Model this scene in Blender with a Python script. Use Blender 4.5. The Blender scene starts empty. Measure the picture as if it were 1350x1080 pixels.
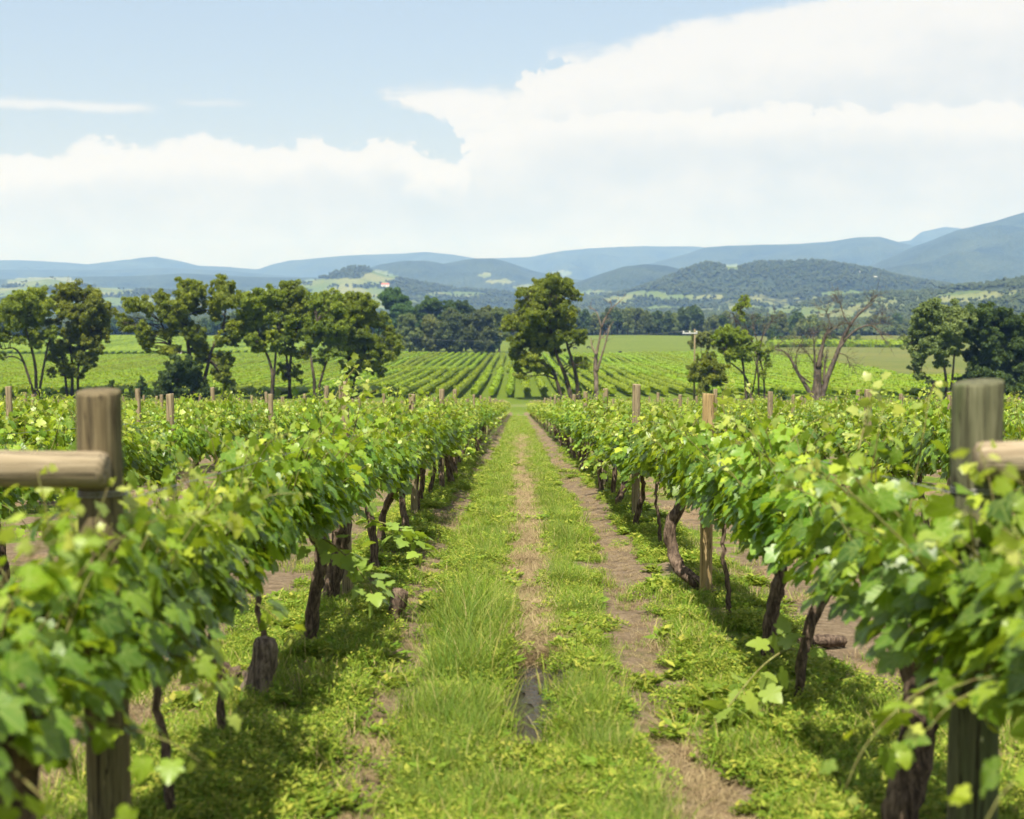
import bpy, math, random
import numpy as np
R = math.radians
SC = bpy.context.scene
COL = SC.collection

# ------------------------------------------------------------------ camera
F = 1875.0                      # focal length in photo pixels (1350 wide)
EYE = 1.81
PITCH = math.atan(140 / F)
YAW = math.atan(8 / F)
cd = bpy.data.cameras.new('camera'); cam = bpy.data.objects.new('camera', cd); COL.objects.link(cam)
cam.location = (0, 0, EYE); cam.rotation_euler = (math.pi / 2 - PITCH, 0, YAW)
cd.sensor_width = 36; cd.lens = 50; cd.clip_start = 0.1; cd.clip_end = 60000
cd.dof.use_dof = True; cd.dof.focus_distance = 17.0; cd.dof.aperture_fstop = 2.6
SC.camera = cam

# ------------------------------------------------------------------ light
SUN_EL, SUN_AZ = 61.0, -163.0     # azimuth from +Y, clockwise (negative = left)
sun_dir = np.array([math.sin(R(SUN_AZ)) * math.cos(R(SUN_EL)), math.cos(R(SUN_AZ)) * math.cos(R(SUN_EL)), math.sin(R(SUN_EL))])
sl = bpy.data.lights.new('sun', 'SUN'); sun = bpy.data.objects.new('sun', sl); COL.objects.link(sun)
sl.energy = 4.5; sl.angle = R(0.53); sl.color = (1.0, 0.93, 0.80)
import mathutils
sun.rotation_euler = mathutils.Vector(sun_dir).to_track_quat('Z', 'Y').to_euler()
sun.location = (0, 0, 60)
SC.view_settings.view_transform = 'Standard'; SC.view_settings.look = 'None'
SC.view_settings.exposure = 1.18; SC.view_settings.gamma = 1.0
cy = SC.cycles
cy.max_bounces = 5; cy.diffuse_bounces = 3; cy.glossy_bounces = 2; cy.transmission_bounces = 3; cy.volume_bounces = 0
cy.caustics_reflective = False; cy.caustics_refractive = False
cy.use_adaptive_sampling = True; cy.adaptive_threshold = 0.02
cy.sample_clamp_indirect = 6

# ------------------------------------------------------------------ node helper
class NT:
    def __init__(s, tree):
        s.t = tree; s.n = tree.nodes; s.l = tree.links
    def new(s, typ, **kw):
        nd = s.n.new(typ)
        for k, v in kw.items():
            setattr(nd, k, v)
        return nd
    def put(s, sock, v):
        if v is None: return
        if hasattr(v, 'is_linked') or hasattr(v, 'links'): s.l.new(v, sock)
        else: sock.default_value = v
    def math(s, op, a, b=None, c=None, clamp=False):
        nd = s.new('ShaderNodeMath', operation=op, use_clamp=clamp)
        s.put(nd.inputs[0], a); s.put(nd.inputs[1], b); s.put(nd.inputs[2], c)
        return nd.outputs[0]
    def mix(s, f, a, b, blend='MIX'):
        nd = s.new('ShaderNodeMix', data_type='RGBA', blend_type=blend)
        s.put(nd.inputs[0], f)
        s.put(nd.inputs[6], a if not isinstance(a, tuple) else (*a[:3], 1)); s.put(nd.inputs[7], b if not isinstance(b, tuple) else (*b[:3], 1))
        return nd.outputs[2]
    def ss(s, v, lo, hi):            # smoothstep
        nd = s.new('ShaderNodeMapRange', interpolation_type='SMOOTHSTEP')
        s.put(nd.inputs[0], v); s.put(nd.inputs[1], lo); s.put(nd.inputs[2], hi)
        return nd.outputs[0]
    def lin(s, v, lo, hi, a=0.0, b=1.0):
        nd = s.new('ShaderNodeMapRange'); s.put(nd.inputs[0], v)
        for i, q in enumerate((lo, hi, a, b)): s.put(nd.inputs[i + 1], q)
        return nd.outputs[0]
    def noise(s, vec, scale, detail=4, rough=0.55, dist=0.0):
        nd = s.new('ShaderNodeTexNoise'); s.put(nd.inputs['Vector'], vec)
        nd.inputs['Scale'].default_value = scale; nd.inputs['Detail'].default_value = detail
        nd.inputs['Roughness'].default_value = rough; nd.inputs['Distortion'].default_value = dist
        return nd.outputs[0]
    def attr(s, name):
        nd = s.new('ShaderNodeAttribute'); nd.attribute_name = name
        return nd.outputs['Fac']
    def mapping(s, vec, scale=(1, 1, 1), loc=(0, 0, 0)):
        nd = s.new('ShaderNodeMapping'); s.put(nd.inputs[0], vec)
        nd.inputs['Scale'].default_value = scale; nd.inputs['Location'].default_value = loc
        return nd.outputs[0]
    def obj(s): return s.new('ShaderNodeTexCoord').outputs['Object']
    def ramp(s, v, stops, interp='LINEAR'):
        nd = s.new('ShaderNodeValToRGB'); cr = nd.color_ramp; cr.interpolation = interp
        while len(cr.elements) > 1: cr.elements.remove(cr.elements[-1])
        for i, (p, c) in enumerate(stops):
            e = cr.elements[0] if i == 0 else cr.elements.new(p)
            e.position = p
            e.color = (*c[:3], 1) if isinstance(c, (tuple, list)) else (c, c, c, 1)
        s.put(nd.inputs[0], v)
        return nd.outputs[0]
    def bump(s, h, strength, dist):
        nd = s.new('ShaderNodeBump'); s.put(nd.inputs['Height'], h)
        nd.inputs['Strength'].default_value = strength; nd.inputs['Distance'].default_value = dist
        return nd.outputs[0]

def material(name):
    m = bpy.data.materials.new(name); m.use_nodes = True
    t = NT(m.node_tree); t.n.clear()
    out = t.new('ShaderNodeOutputMaterial')
    return m, t, out
def principled(t, out, color, rough=0.9, normal=None, spec=0.3, metal=0.0):
    b = t.new('ShaderNodeBsdfPrincipled')
    t.put(b.inputs['Base Color'], (*color, 1) if isinstance(color, tuple) and len(color) == 3 else color)
    t.put(b.inputs['Roughness'], rough); b.inputs['Specular IOR Level'].default_value = spec
    b.inputs['Metallic'].default_value = metal
    if normal is not None: t.put(b.inputs['Normal'], normal)
    t.l.new(b.outputs[0], out.inputs[0])
    return b

# ------------------------------------------------------------------ world
def azel(px, py):
    """photo pixel -> (azimuth, elevation) of the direction"""
    d = pdir(px, py); return math.atan2(d[0], d[1]), math.asin(d[2])
_cp, _sp, _cyw, _syw = math.cos(PITCH), math.sin(PITCH), math.cos(YAW), math.sin(YAW)
def pdir(px, py):
    u, v = (px - 675) / F, -(py - 540) / F
    y, z = _cp + v * _sp, -_sp + v * _cp
    x = u
    x, y = x * _cyw - y * _syw, x * _syw + y * _cyw
    n = math.sqrt(x * x + y * y + z * z)
    return np.array([x / n, y / n, z / n])
def P(px, py, depth):
    d = pdir(px, py); k = depth / d[1]
    return np.array([d[0] * k, depth, EYE + d[2] * k])
def proj(x, y, z):
    """world arrays -> photo pixels"""
    z = z - EYE
    xr, yr = x * _cyw + y * _syw, -x * _syw + y * _cyw
    f, up = yr * _cp - z * _sp, yr * _sp + z * _cp
    f = np.maximum(f, 1e-3)
    return 675 + F * xr / f, 540 - F * up / f

W = bpy.data.worlds.new('World'); SC.world = W; W.use_nodes = True
w = NT(W.node_tree); w.n.clear()
wo = w.new('ShaderNodeOutputWorld')
sky = w.new('ShaderNodeTexSky'); sky.sky_type = 'NISHITA'; sky.sun_disc = False
sky.sun_elevation = R(SUN_EL); sky.sun_rotation = R(SUN_AZ); sky.air_density = 1.0; sky.dust_density = 1.0; sky.ozone_density = 1.2
SKY_STRENGTH = 0.07
gen = w.new('ShaderNodeTexCoord').outputs['Generated']
sep = w.new('ShaderNodeSeparateXYZ'); w.l.new(gen, sep.inputs[0])
az = w.math('ARCTAN2', sep.outputs[0], sep.outputs[1])
el = w.math('ARCSINE', sep.outputs[2])
A0 = 0.62; EMAX = 0.5
_c0 = w.new('ShaderNodeCombineXYZ'); w.l.new(az, _c0.inputs[0]); w.l.new(el, _c0.inputs[1])
azd = w.math('ADD', az, w.math('ADD', w.math('MULTIPLY', w.math('SUBTRACT', w.noise(w.mapping(_c0.outputs[0], (1, 1.2, 1), (5, 2, 0)), 34, 5, 0.6), 0.5), 0.095), w.math('MULTIPLY', w.math('SUBTRACT', w.noise(w.mapping(_c0.outputs[0], (1, 1.2, 1), (2, 7, 0)), 110, 4, 0.6), 0.5), 0.014)))
azn = w.lin(azd, -A0, A0)
def curve(pts, seed_amp=0.0):
    st = []
    for px, py in pts:
        a, e = azel(px, py); st.append(((a + A0) / (2 * A0), min(1, max(0, e / EMAX))))
    st.sort(); st = st[:32]
    return w.math('MULTIPLY', w.ramp(azn, st), EMAX)
cv = w.new('ShaderNodeCombineXYZ'); w.l.new(az, cv.inputs[0]); w.l.new(el, cv.inputs[1])
cvec = cv.outputs[0]
n_puff = w.noise(w.mapping(cvec, (1, 1.3, 1)), 30, 6, 0.6, 0.3)
n_fine = w.noise(w.mapping(cvec, (1, 1.2, 1), (3, 1, 0)), 95, 5, 0.6)
n_big = w.noise(w.mapping(cvec, (1, 2.6, 1), (1.7, 0, 0)), 7, 4, 0.55)
n_streak = w.noise(w.mapping(cvec, (1, 7, 1), (0.4, 0.3, 0)), 9, 5, 0.6)
wob = w.math('ADD', w.math('MULTIPLY', w.math('SUBTRACT', n_puff, 0.5), 0.034), w.math('MULTIPLY', w.math('SUBTRACT', n_fine, 0.5), 0.011))
wobs = w.math('ADD', w.math('MULTIPLY', w.math('SUBTRACT', n_streak, 0.5), 0.020), w.math('ADD', w.math('MULTIPLY', w.math('SUBTRACT', n_puff, 0.5), 0.012), w.math('MULTIPLY', w.math('SUBTRACT', n_fine, 0.5), 0.008)))
# lower cumulus bank
bank = curve([(-300, 215), (-60, 212), (0, 206), (60, 200), (120, 190), (200, 184), (250, 181), (300, 187), (350, 192), (385, 188), (430, 180), (475, 190),
              (512, 176), (535, 190), (560, 206), (582, 215), (598, 205), (612, 182), (635, 166), (700, 152), (800, 145), (1000, 140), (1400, 135), (1700, 130)])
m_bank = w.ss(w.math('SUBTRACT', w.math('ADD', bank, wob), el), -0.0012, 0.0045)
# anvil
top = curve([(300, 160), (470, 150), (500, 122), (520, 114), (560, 109), (640, 107), (690, 104), (712, 96), (702, 84), (696, 73), (730, 68), (770, 62), (820, 52),
             (870, 36), (930, 22), (1000, 8), (1060, -4), (1200, -30), (1400, -60), (1700, -90)])
bot = curve([(300, 100), (470, 110), (500, 128), (530, 140), (570, 152), (600, 160), (608, 200), (620, 240), (660, 300), (800, 340), (1400, 340)])
m_anv = w.math('MULTIPLY', w.ss(w.math('SUBTRACT', w.math('ADD', top, wobs), el), -0.003, 0.010), w.ss(w.math('SUBTRACT', el, w.math('ADD', bot, wobs)), -0.003, 0.006))
# two thin streaks
def streak(x0, x1, yt, yb, f):
    a0 = math.atan((x0 - 683) / F); a1 = math.atan((x1 - 683) / F); et = azel(x1, yt)[1]; eb = azel(x1, yb)[1]; mid, hh = (et + eb) / 2, (et - eb) / 2
    dd = w.math('ABSOLUTE', w.math('SUBTRACT', w.math('ADD', el, w.math('MULTIPLY', wobs, 0.35)), mid))
    v = w.math('SUBTRACT', 1.0, w.math('DIVIDE', dd, hh))
    e = w.math('MULTIPLY', w.ss(az, a0 - 0.01, a0 + 0.012), w.ss(w.math('MULTIPLY', az, -1.0), -a1 - 0.002, -a1 + 0.02))
    return w.math('MULTIPLY', w.math('MULTIPLY', w.ss(v, -0.1, 0.9), e), f)
m_st = w.math('MAXIMUM', streak(-500, 225, 134, 155, 0.75), streak(240, 345, 131, 144, 0.5))
mask = w.math('MAXIMUM', w.math('MAXIMUM', m_bank, m_anv), m_st)
# brightness of the clouds: puffs, soft grey shade, pale veil near the horizon
shade = w.math('ADD', w.math('MULTIPLY', n_puff, 0.30), w.math('MULTIPLY', n_big, 0.42))
shade = w.math('ADD', shade, 0.57)
edge = w.ss(w.math('SUBTRACT', w.math('ADD', bank, wob), el), 0.0, 0.03)
edge2 = w.ss(w.math('SUBTRACT', w.math('ADD', top, wobs), el), 0.0, 0.06)
rim = w.math('MULTIPLY', w.math('SUBTRACT', 1.0, w.ss(w.math('SUBTRACT', w.math('ADD', bank, wob), el), 0.002, 0.035)), m_bank)
rim2 = w.math('MULTIPLY', w.math('SUBTRACT', 1.0, w.ss(w.math('SUBTRACT', w.math('ADD', top, wobs), el), 0.0, 0.09)), m_anv)
shade = w.math('ADD', w.math('SUBTRACT', shade, 0.10), w.math('MULTIPLY', w.math('MAXIMUM', w.math('MAXIMUM', rim, rim2), m_st), 0.36))
cloudc = w.mix(w.lin(shade, 0.68, 1.08), (0.66, 0.74, 0.80), (1.02, 1.0, 0.955))
cloudv = w.new('ShaderNodeVectorMath', operation='SCALE'); w.l.new(cloudc, cloudv.inputs[0]); cloudv.inputs['Scale'].default_value = 0.415 / SKY_STRENGTH
skyv = w.new('ShaderNodeVectorMath', operation='SCALE'); w.l.new(sky.outputs[0], skyv.inputs[0]); skyv.inputs['Scale'].default_value = 1.0
veil = w.math('ADD', 0.55, w.math('MULTIPLY', w.ss(w.math('MULTIPLY', el, -1.0), -0.16, 0.0), 0.35))
veil = w.math('MULTIPLY', veil, w.ss(el, -0.05, 0.0))
veilc = w.new('ShaderNodeVectorMath', operation='SCALE'); veilc.inputs[0].default_value = (0.82, 0.85, 0.84); veilc.inputs['Scale'].default_value = 0.36 / SKY_STRENGTH
vhi = w.new('ShaderNodeVectorMath', operation='SCALE'); vhi.inputs[0].default_value = (0.66, 0.75, 0.84); vhi.inputs['Scale'].default_value = 0.42 / SKY_STRENGTH
base = w.mix(veil, skyv.outputs[0], w.mix(w.ss(el, 0.08, 0.22), veilc.outputs[0], vhi.outputs[0]))
front = w.ss(w.math('ABSOLUTE', az), 1.6, 0.8)
m_over = w.math('MULTIPLY', w.ss(w.noise(gen, 3.2, 5, 0.6), 0.34, 0.50), w.ss(el, 0.26, 0.42))     # unseen broken cloud overhead, added to brighten the ambient fill
mask = w.math('MAXIMUM', mask, m_over)
mask = w.math('MULTIPLY', mask, w.math('MULTIPLY', 0.92, w.ss(el, -0.02, 0.0)))
col = w.mix(mask, base, cloudv.outputs[0])
bg = w.new('ShaderNodeBackground'); w.l.new(col, bg.inputs[0]); bg.inputs[1].default_value = SKY_STRENGTH
w.l.new(bg.outputs[0], wo.inputs[0])
W.cycles.sampling_method = 'MANUAL'; W.cycles.sample_map_resolution = 512

# ------------------------------------------------------------------ numpy noise
def _hash(ix, iy, seed):
    h = (ix.astype(np.int64) * 374761393 + iy.astype(np.int64) * 668265263 + seed * 982451653) & 0xFFFFFFFF
    h = ((h ^ (h >> 13)) * 1274126177) & 0xFFFFFFFF
    h = (h ^ (h >> 16)) & 0xFFFFFF
    return h / float(0xFFFFFF)
def vnoise(x, y, seed=0):
    x = np.asarray(x, float); y = np.asarray(y, float)
    ix, iy = np.floor(x), np.floor(y); fx, fy = x - ix, y - iy
    fx = fx * fx * (3 - 2 * fx); fy = fy * fy * (3 - 2 * fy)
    a, b = _hash(ix, iy, seed), _hash(ix + 1, iy, seed); c, d = _hash(ix, iy + 1, seed), _hash(ix + 1, iy + 1, seed)
    return (a + (b - a) * fx) * (1 - fy) + (c + (d - c) * fx) * fy
def fbm(x, y, octv=4, seed=0, gain=0.5):
    s, a, t = 0, 1, 0
    for o in range(octv):
        s = s + a * vnoise(np.asarray(x) * 2 ** o + o * 17.3, np.asarray(y) * 2 ** o + o * 9.1, seed + o); t += a; a *= gain
    return s / t
def sstep(v, a, b):
    t = np.clip((v - a) / (b - a), 0, 1); return t * t * (3 - 2 * t)

# ------------------------------------------------------------------ mesh helpers
def mk_mesh(name, V, F, attrs=None, smooth=False, mats=None, matidx=None):
    """V (n,3); F array (m,k) or list of such arrays"""
    me = bpy.data.meshes.new(name)
    V = np.asarray(V, np.float32); Fs = F if isinstance(F, list) else [F]
    Fs = [np.asarray(f, np.int32) for f in Fs if len(f)]
    me.vertices.add(len(V)); me.vertices.foreach_set('co', V.ravel())
    nl = sum(f.size for f in Fs); npoly = sum(len(f) for f in Fs)
    me.loops.add(nl); me.polygons.add(npoly)
    me.loops.foreach_set('vertex_index', np.concatenate([f.ravel() for f in Fs]))
    st, tot, o = [], [], 0
    for f in Fs:
        k = f.shape[1]; st.append(o + np.arange(len(f)) * k); tot.append(np.full(len(f), k)); o += f.size
    me.polygons.foreach_set('loop_start', np.concatenate(st).astype(np.int32))
    me.polygons.foreach_set('loop_total', np.concatenate(tot).astype(np.int32))
    me.polygons.foreach_set('use_smooth', np.full(npoly, bool(smooth)))
    if matidx is not None: me.polygons.foreach_set('material_index', np.asarray(matidx, np.int32))
    for k, a in (attrs or {}).items():
        at = me.attributes.new(k, 'FLOAT', 'POINT'); at.data.foreach_set('value', np.asarray(a, np.float32))
    for m in (mats or []): me.materials.append(m)
    me.update(calc_edges=True); me.validate()
    return me
def link(name, me, parent=None, loc=None):
    o = bpy.data.objects.new(name, me); COL.objects.link(o)
    if parent is not None: o.parent = parent
    if loc is not None: o.location = loc
    return o
def tag(o, label, cat, group=None, kind=None):
    if label: o['label'] = label
    if cat: o['category'] = cat
    if group: o['group'] = group
    if kind: o['kind'] = kind
    return o
def empty(name, loc, rot=(0, 0, 0)):
    o = bpy.data.objects.new(name, None); COL.objects.link(o); o.location = loc; o.rotation_euler = rot
    o.empty_display_size = 0.2
    return o
class MB:
    """collects pieces into one mesh"""
    def __init__(s): s.V = []; s.F = {}; s.n = 0; s.A = []
    def add(s, V, F, a=0.0):
        V = np.asarray(V, float)
        for f in (F if isinstance(F, list) else [F]):
            f = np.asarray(f); s.F.setdefault(f.shape[1], []).append(f + s.n)
        s.V.append(V); s.A.append(np.full(len(V), a) if np.isscalar(a) else np.asarray(a)); s.n += len(V)
    def mesh(s, name, mat, smooth=True):
        return mk_mesh(name, np.concatenate(s.V), [np.concatenate(v) for v in s.F.values()], {'var': np.concatenate(s.A)}, smooth, [mat])
def tube(pts, rad, sides=8, rough=0.0, rng=None, cap=True):
    """tube along pts with radii; returns V, [quads, tris]"""
    pts = np.asarray(pts, float); n = len(pts); rad = np.broadcast_to(np.asarray(rad, float), (n,))
    T = np.gradient(pts, axis=0); T /= np.linalg.norm(T, axis=1)[:, None] + 1e-9
    up = np.array([0.13, 0.97, 0.2]) if abs(T[0] @ np.array([0, 1, 0])) < 0.8 else np.array([1.0, 0.1, 0.1])
    A = np.cross(T, up); A /= np.linalg.norm(A, axis=1)[:, None] + 1e-9; B = np.cross(T, A)
    th = np.arange(sides) * 2 * np.pi / sides
    rr = rad[:, None] * np.ones((n, sides))
    if rough and rng is not None:
        rr = rr * (1 + rough * (rng.random((n, sides)) - 0.5) * 2)
        rr = rr * (1 + rough * 0.8 * np.sin(th * 3 + np.arange(n)[:, None] * 0.5))
    V = pts[:, None, :] + rr[:, :, None] * (np.cos(th)[None, :, None] * A[:, None, :] + np.sin(th)[None, :, None] * B[:, None, :])
    V = V.reshape(-1, 3)
    i = np.arange(n - 1)[:, None] * sides; j = np.arange(sides)[None, :]; j2 = (j + 1) % sides
    Q = np.stack([i + j, i + j2, i + sides + j2, i + sides + j], -1).reshape(-1, 4)
    V = np.vstack([V, pts[0], pts[-1] + T[-1] * rad[-1] * 0.3])
    Tt = np.array([[n * sides, (k + 1) % sides, k] for k in range(sides)] + [[n * sides + 1, (n - 1) * sides + k, (n - 1) * sides + (k + 1) % sides] for k in range(sides)])
    return V, [Q, Tt]
def spline(pts, n):
    """Catmull-Rom through pts"""
    pts = np.asarray(pts, float)
    if len(pts) == 2:
        t = np.linspace(0, 1, n)[:, None]; return pts[0] * (1 - t) + pts[1] * t
    Q = np.vstack([2 * pts[0] - pts[1], pts, 2 * pts[-1] - pts[-2]])
    out = []
    for t in np.linspace(0, len(pts) - 1 - 1e-6, n):
        i = int(t); f = t - i; a, b, c, d = Q[i:i + 4]
        out.append(0.5 * ((2 * b) + (-a + c) * f + (2 * a - 5 * b + 4 * c - d) * f ** 2 + (-a + 3 * b - 3 * c + d) * f ** 3))
    return np.array(out)
def box(x0, x1, y0, y1, z0, z1):
    V = np.array([[x, y, z] for z in (z0, z1) for y in (y0, y1) for x in (x0, x1)], float)
    return V, np.array([[0, 2, 3, 1], [4, 5, 7, 6], [0, 1, 5, 4], [2, 6, 7, 3], [0, 4, 6, 2], [1, 3, 7, 5]])

# ------------------------------------------------------------------ terrain heights
_k = [(-60, 513), (0, 513), (5, 513), (12, 512.5), (19, 513.5), (27, 517), (33, 519), (40, 521.5), (60, 524.5), (100, 527), (150, 529), (180, 530)]
_D = [k[0] for k in _k]; _Z = [-EYE - (k[1] - 400) / F * k[0] for k in _k]
_D += [200, 235, 300, 390, 500, 640, 800, 1000, 1300, 2000, 3000, 4500, 7000, 20000]
_Z += [-(539.5 - 400) / F * 200, -(527 - 400) / F * 235, -17.6, -19.6, -21.6, -23.2, -23.8, -22.8, -30, -33, -33, -30, -30, -40]
_dd = np.arange(-60, 7001, 1.0); _zz = np.interp(_dd, _D, _Z) + EYE
_ker = np.hanning(15); _ker /= _ker.sum()
_zs = np.convolve(np.pad(_zz, 7, mode='edge'), _ker, 'valid')
_zs[:4] = _zz[:4]
ROWL, ROWR = -1.43, 1.58
SP = 3.0
def zprof(d): return np.interp(d, _dd, _zs)
def bumps(x, d):
    """lateral relief of the near vineyard"""
    x = np.asarray(x, float); d = np.asarray(d, float)
    near = 1 - sstep(d, 185, 200)
    ph = np.where(x < 0.075, (x - ROWL) / SP, (x - ROWR) / SP); ph = ph - np.round(ph)     # 0 at a row
    mound = 0.05 * np.exp(-(ph * SP / 0.4) ** 2)
    tr = -0.035 * (np.exp(-((x + 0.75) / 0.16) ** 2) + np.exp(-((x - 0.95) / 0.17) ** 2)) - 0.05 * np.exp(-((x - 0.09) / 0.13) ** 2) - 0.035 * np.exp(-((x - 0.10) / 0.13) ** 4) * sstep(d, 7.3, 7.9) * (1 - sstep(d, 9.8, 10.6))
    fine = (fbm(x * 2.2, d * 2.2, 4, 5) - 0.5) * 0.07 * (1 - sstep(d, 40, 80))
    far = (fbm(x / 90, d / 90, 3, 11) - 0.5) * 2.6 * sstep(d, 250, 420) * (1 - sstep(d, 950, 1200))
    near_roll = (fbm(x / 16 + 3, d / 16, 2, 31) - 0.5) * 0.22 * sstep(np.abs(x), 1.6, 5)
    return (mound + tr + near_roll) * near + fine * near + far
def H(x, d): return zprof(d) + bumps(x, d)

# hills: crest lines traced as (photo x, photo y) at a distance, front width, back width
RIDGES = [
 (14500, 3500, 2500, [(-400, 350), (-100, 346), (0, 343), (60, 345), (115, 349), (160, 344), (205, 340), (240, 346), (262, 351), (300, 353), (340, 356), (360, 349), (380, 344), (440, 340), (500, 336), (560, 333), (600, 336), (630, 341), (660, 340), (700, 338), (740, 331), (780, 328), (850, 325), (920, 325), (960, 328), (1100, 330), (1200, 318), (1215, 307), (1245, 300), (1275, 303), (1300, 310), (1400, 320), (1800, 330)]),
 (11000, 3200, 2000, [(-400, 420), (700, 420), (780, 372), (830, 356), (880, 342), (905, 335), (930, 327), (960, 324), (1000, 323), (1050, 322), (1075, 320), (1100, 318), (1130, 313), (1160, 311), (1190, 318), (1230, 328), (1300, 345), (1400, 370), (1800, 420)]),
 (9000, 3600, 2500, [(-400, 420), (1050, 400), (1120, 365), (1170, 342), (1200, 329), (1230, 318), (1260, 306), (1290, 299), (1310, 294), (1330, 287), (1350, 281), (1400, 270), (1500, 255), (1650, 245), (1900, 260)]),
 (12000, 2600, 1500, [(-400, 352), (0, 357), (120, 356), (230, 354), (300, 358), (370, 364), (440, 372), (600, 385), (900, 400), (1900, 410)]),
 (8500, 2600, 1600, [(-400, 380), (-50, 372), (60, 366), (150, 364), (240, 362), (330, 366), (420, 366), (480, 356), (500, 350), (530, 346), (560, 345), (585, 348), (600, 345), (625, 340), (650, 339), (672, 345), (700, 355), (740, 365), (800, 374), (1000, 395), (1900, 410)]),
 (5200, 1500, 1200, [(-400, 388), (-100, 378), (0, 380), (40, 372), (65, 368), (90, 372), (150, 381), (230, 386), (300, 388), (360, 381), (400, 374), (430, 364), (455, 356), (470, 352), (485, 355), (510, 364), (540, 372), (600, 381), (680, 386), (760, 388), (1900, 410)]),
 (6500, 1400, 1200, [(-400, 415), (700, 392), (780, 366), (820, 353), (850, 349), (880, 351), (910, 357), (960, 365), (1100, 390), (1900, 412)]),
 (4300, 1500, 1000, [(-400, 425), (740, 410), (800, 392), (840, 382), (870, 371), (900, 357), (930, 347), (960, 350), (985, 351), (1000, 347), (1050, 346), (1080, 345), (1110, 349), (1150, 356), (1180, 365), (1220, 373), (1260, 379), (1320, 388), (1900, 400)]),
 (2600, 900, 700, [(-400, 432), (950, 420), (1050, 406), (1100, 398), (1150, 391), (1200, 387), (1250, 384), (1300, 380), (1350, 374), (1420, 368), (1600, 360), (1900, 365)]),
]
def hill_z(x, d):
    u = x / d
    z = zprof(np.minimum(d, 7000))
    z = z + (fbm(x / 420, d / 420, 4, 77) - 0.5) * 26 * sstep(d, 1100, 1900)
    for k, (D, wf, wb, pts) in enumerate(RIDGES):
        us = []; zs = []
        for px, py in pts:
            p = P(px, py, D); us.append(p[0] / D); zs.append(p[2])
        cz = np.interp(u, us, zs); fl = float(zprof(np.array([min(D, 7000)]))[0])
        scale = D / 1000.0
        Dl = D + (fbm(u * 14 + k * 5, d * 0, 3, 40 + k) - 0.5) * wf * 0.35
        wfl = wf * (0.65 + 0.7 * fbm(x / (wf * 0.33) + k * 3, d / (wf * 0.4), 4, 50 + k))
        t = np.where(d < Dl, 1 - (Dl - d) / wfl, 1 - (d - Dl) / wb)
        s = np.clip(t, 0, 1); s = s * s * (3 - 2 * s)
        h = np.maximum(cz - fl, 0)
        rel = (fbm(x / (110 * scale ** 0.5), d / (150 * scale ** 0.5), 4, 60 + k) - 0.5) * 0.55 * h * np.sin(np.pi * np.clip(s, 0, 1)) 
        zz = fl + h * s + rel + (fbm(x / 60, d / 60, 3, 90 + k) - 0.5) * 5 * s
        zz = np.where(t > 0, zz, -1e4)
        # soft maximum
        z = np.maximum(z, zz)
    return z
def ZT(x, d):
    x = np.asarray(x, float); d = np.asarray(d, float)
    return np.where(d > 1250, hill_z(x, np.maximum(d, 1250)), H(x, d))

# ------------------------------------------------------------------ materials
def leaf_material(name, stops, trans=0.35, rough=0.5, spec=0.35, transcol=(0.42, 0.55, 0.05), young=None):
    m, t, out = material(name)
    v = t.attr('var')
    oi = t.new('ShaderNodeObjectInfo').outputs['Random']
    c = t.ramp(v, stops)
    hs = t.new('ShaderNodeHueSaturation'); t.put(hs.inputs['Hue'], t.lin(oi, 0, 1, 0.488, 0.512)); t.put(hs.inputs['Value'], t.lin(oi, 0, 1, 0.85, 1.15))
    t.l.new(c, hs.inputs['Color']); c = hs.outputs[0]
    if young: c = t.mix(t.attr('young'), c, young)
    if name == 'vine_leaf':
        lu = t.math('ABSOLUTE', t.attr('lu')); lv = t.attr('lv'); dmin = None
        for ang in (0.0, 40.0, 85.0):
            q = t.math('ABSOLUTE', t.math('SUBTRACT', t.math('MULTIPLY', lu, math.cos(R(ang))), t.math('MULTIPLY', lv, math.sin(R(ang)))))
            dmin = q if dmin is None else t.math('MINIMUM', dmin, q)
        vein = t.math('MULTIPLY', t.ss(t.math('MULTIPLY', dmin, -1.0), -0.035, -0.008), 0.5)
        blotch = t.noise(t.obj(), 55, 3, 0.6)
        c = t.mix(t.math('MULTIPLY', vein, 0.7), t.mix(t.math('MULTIPLY', t.ss(blotch, 0.5, 0.75), 0.35), c, (0.28, 0.30, 0.05)), (0.36, 0.44, 0.12))
    b = t.new('ShaderNodeBsdfPrincipled'); t.l.new(c, b.inputs['Base Color']); b.inputs['Roughness'].default_value = rough
    b.inputs['Specular IOR Level'].default_value = spec
    tr = t.new('ShaderNodeBsdfTranslucent')
    t.l.new(t.mix(0.55, c, transcol), tr.inputs[0])
    mx = t.new('ShaderNodeMixShader'); mx.inputs[0].default_value = trans
    t.l.new(b.outputs[0], mx.inputs[1]); t.l.new(tr.outputs[0], mx.inputs[2]); t.l.new(mx.outputs[0], out.inputs[0])
    return m
M = {}
M['vine_leaf'] = leaf_material('vine_leaf', [(0, (0.034, 0.090, 0.010)), (0.35, (0.100, 0.205, 0.014)), (0.7, (0.225, 0.350, 0.020)), (1, (0.42, 0.50, 0.036))],
                               trans=0.42, rough=0.42, spec=0.5, transcol=(0.42, 0.53, 0.015), young=(0.50, 0.50, 0.13))
M['vine_leaf_far'] = leaf_material('vine_leaf_far', [(0, (0.085, 0.16, 0.012)), (0.5, (0.21, 0.30, 0.020)), (1, (0.42, 0.46, 0.05))], trans=0.3, rough=0.5, spec=0.4, young=(0.5, 0.46, 0.16))
M['hedge_row'] = leaf_material('hedge_row', [(0, (0.080, 0.135, 0.005)), (0.5, (0.150, 0.225, 0.007)), (1, (0.215, 0.290, 0.010))], trans=0.2, rough=0.6, spec=0.2)
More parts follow.
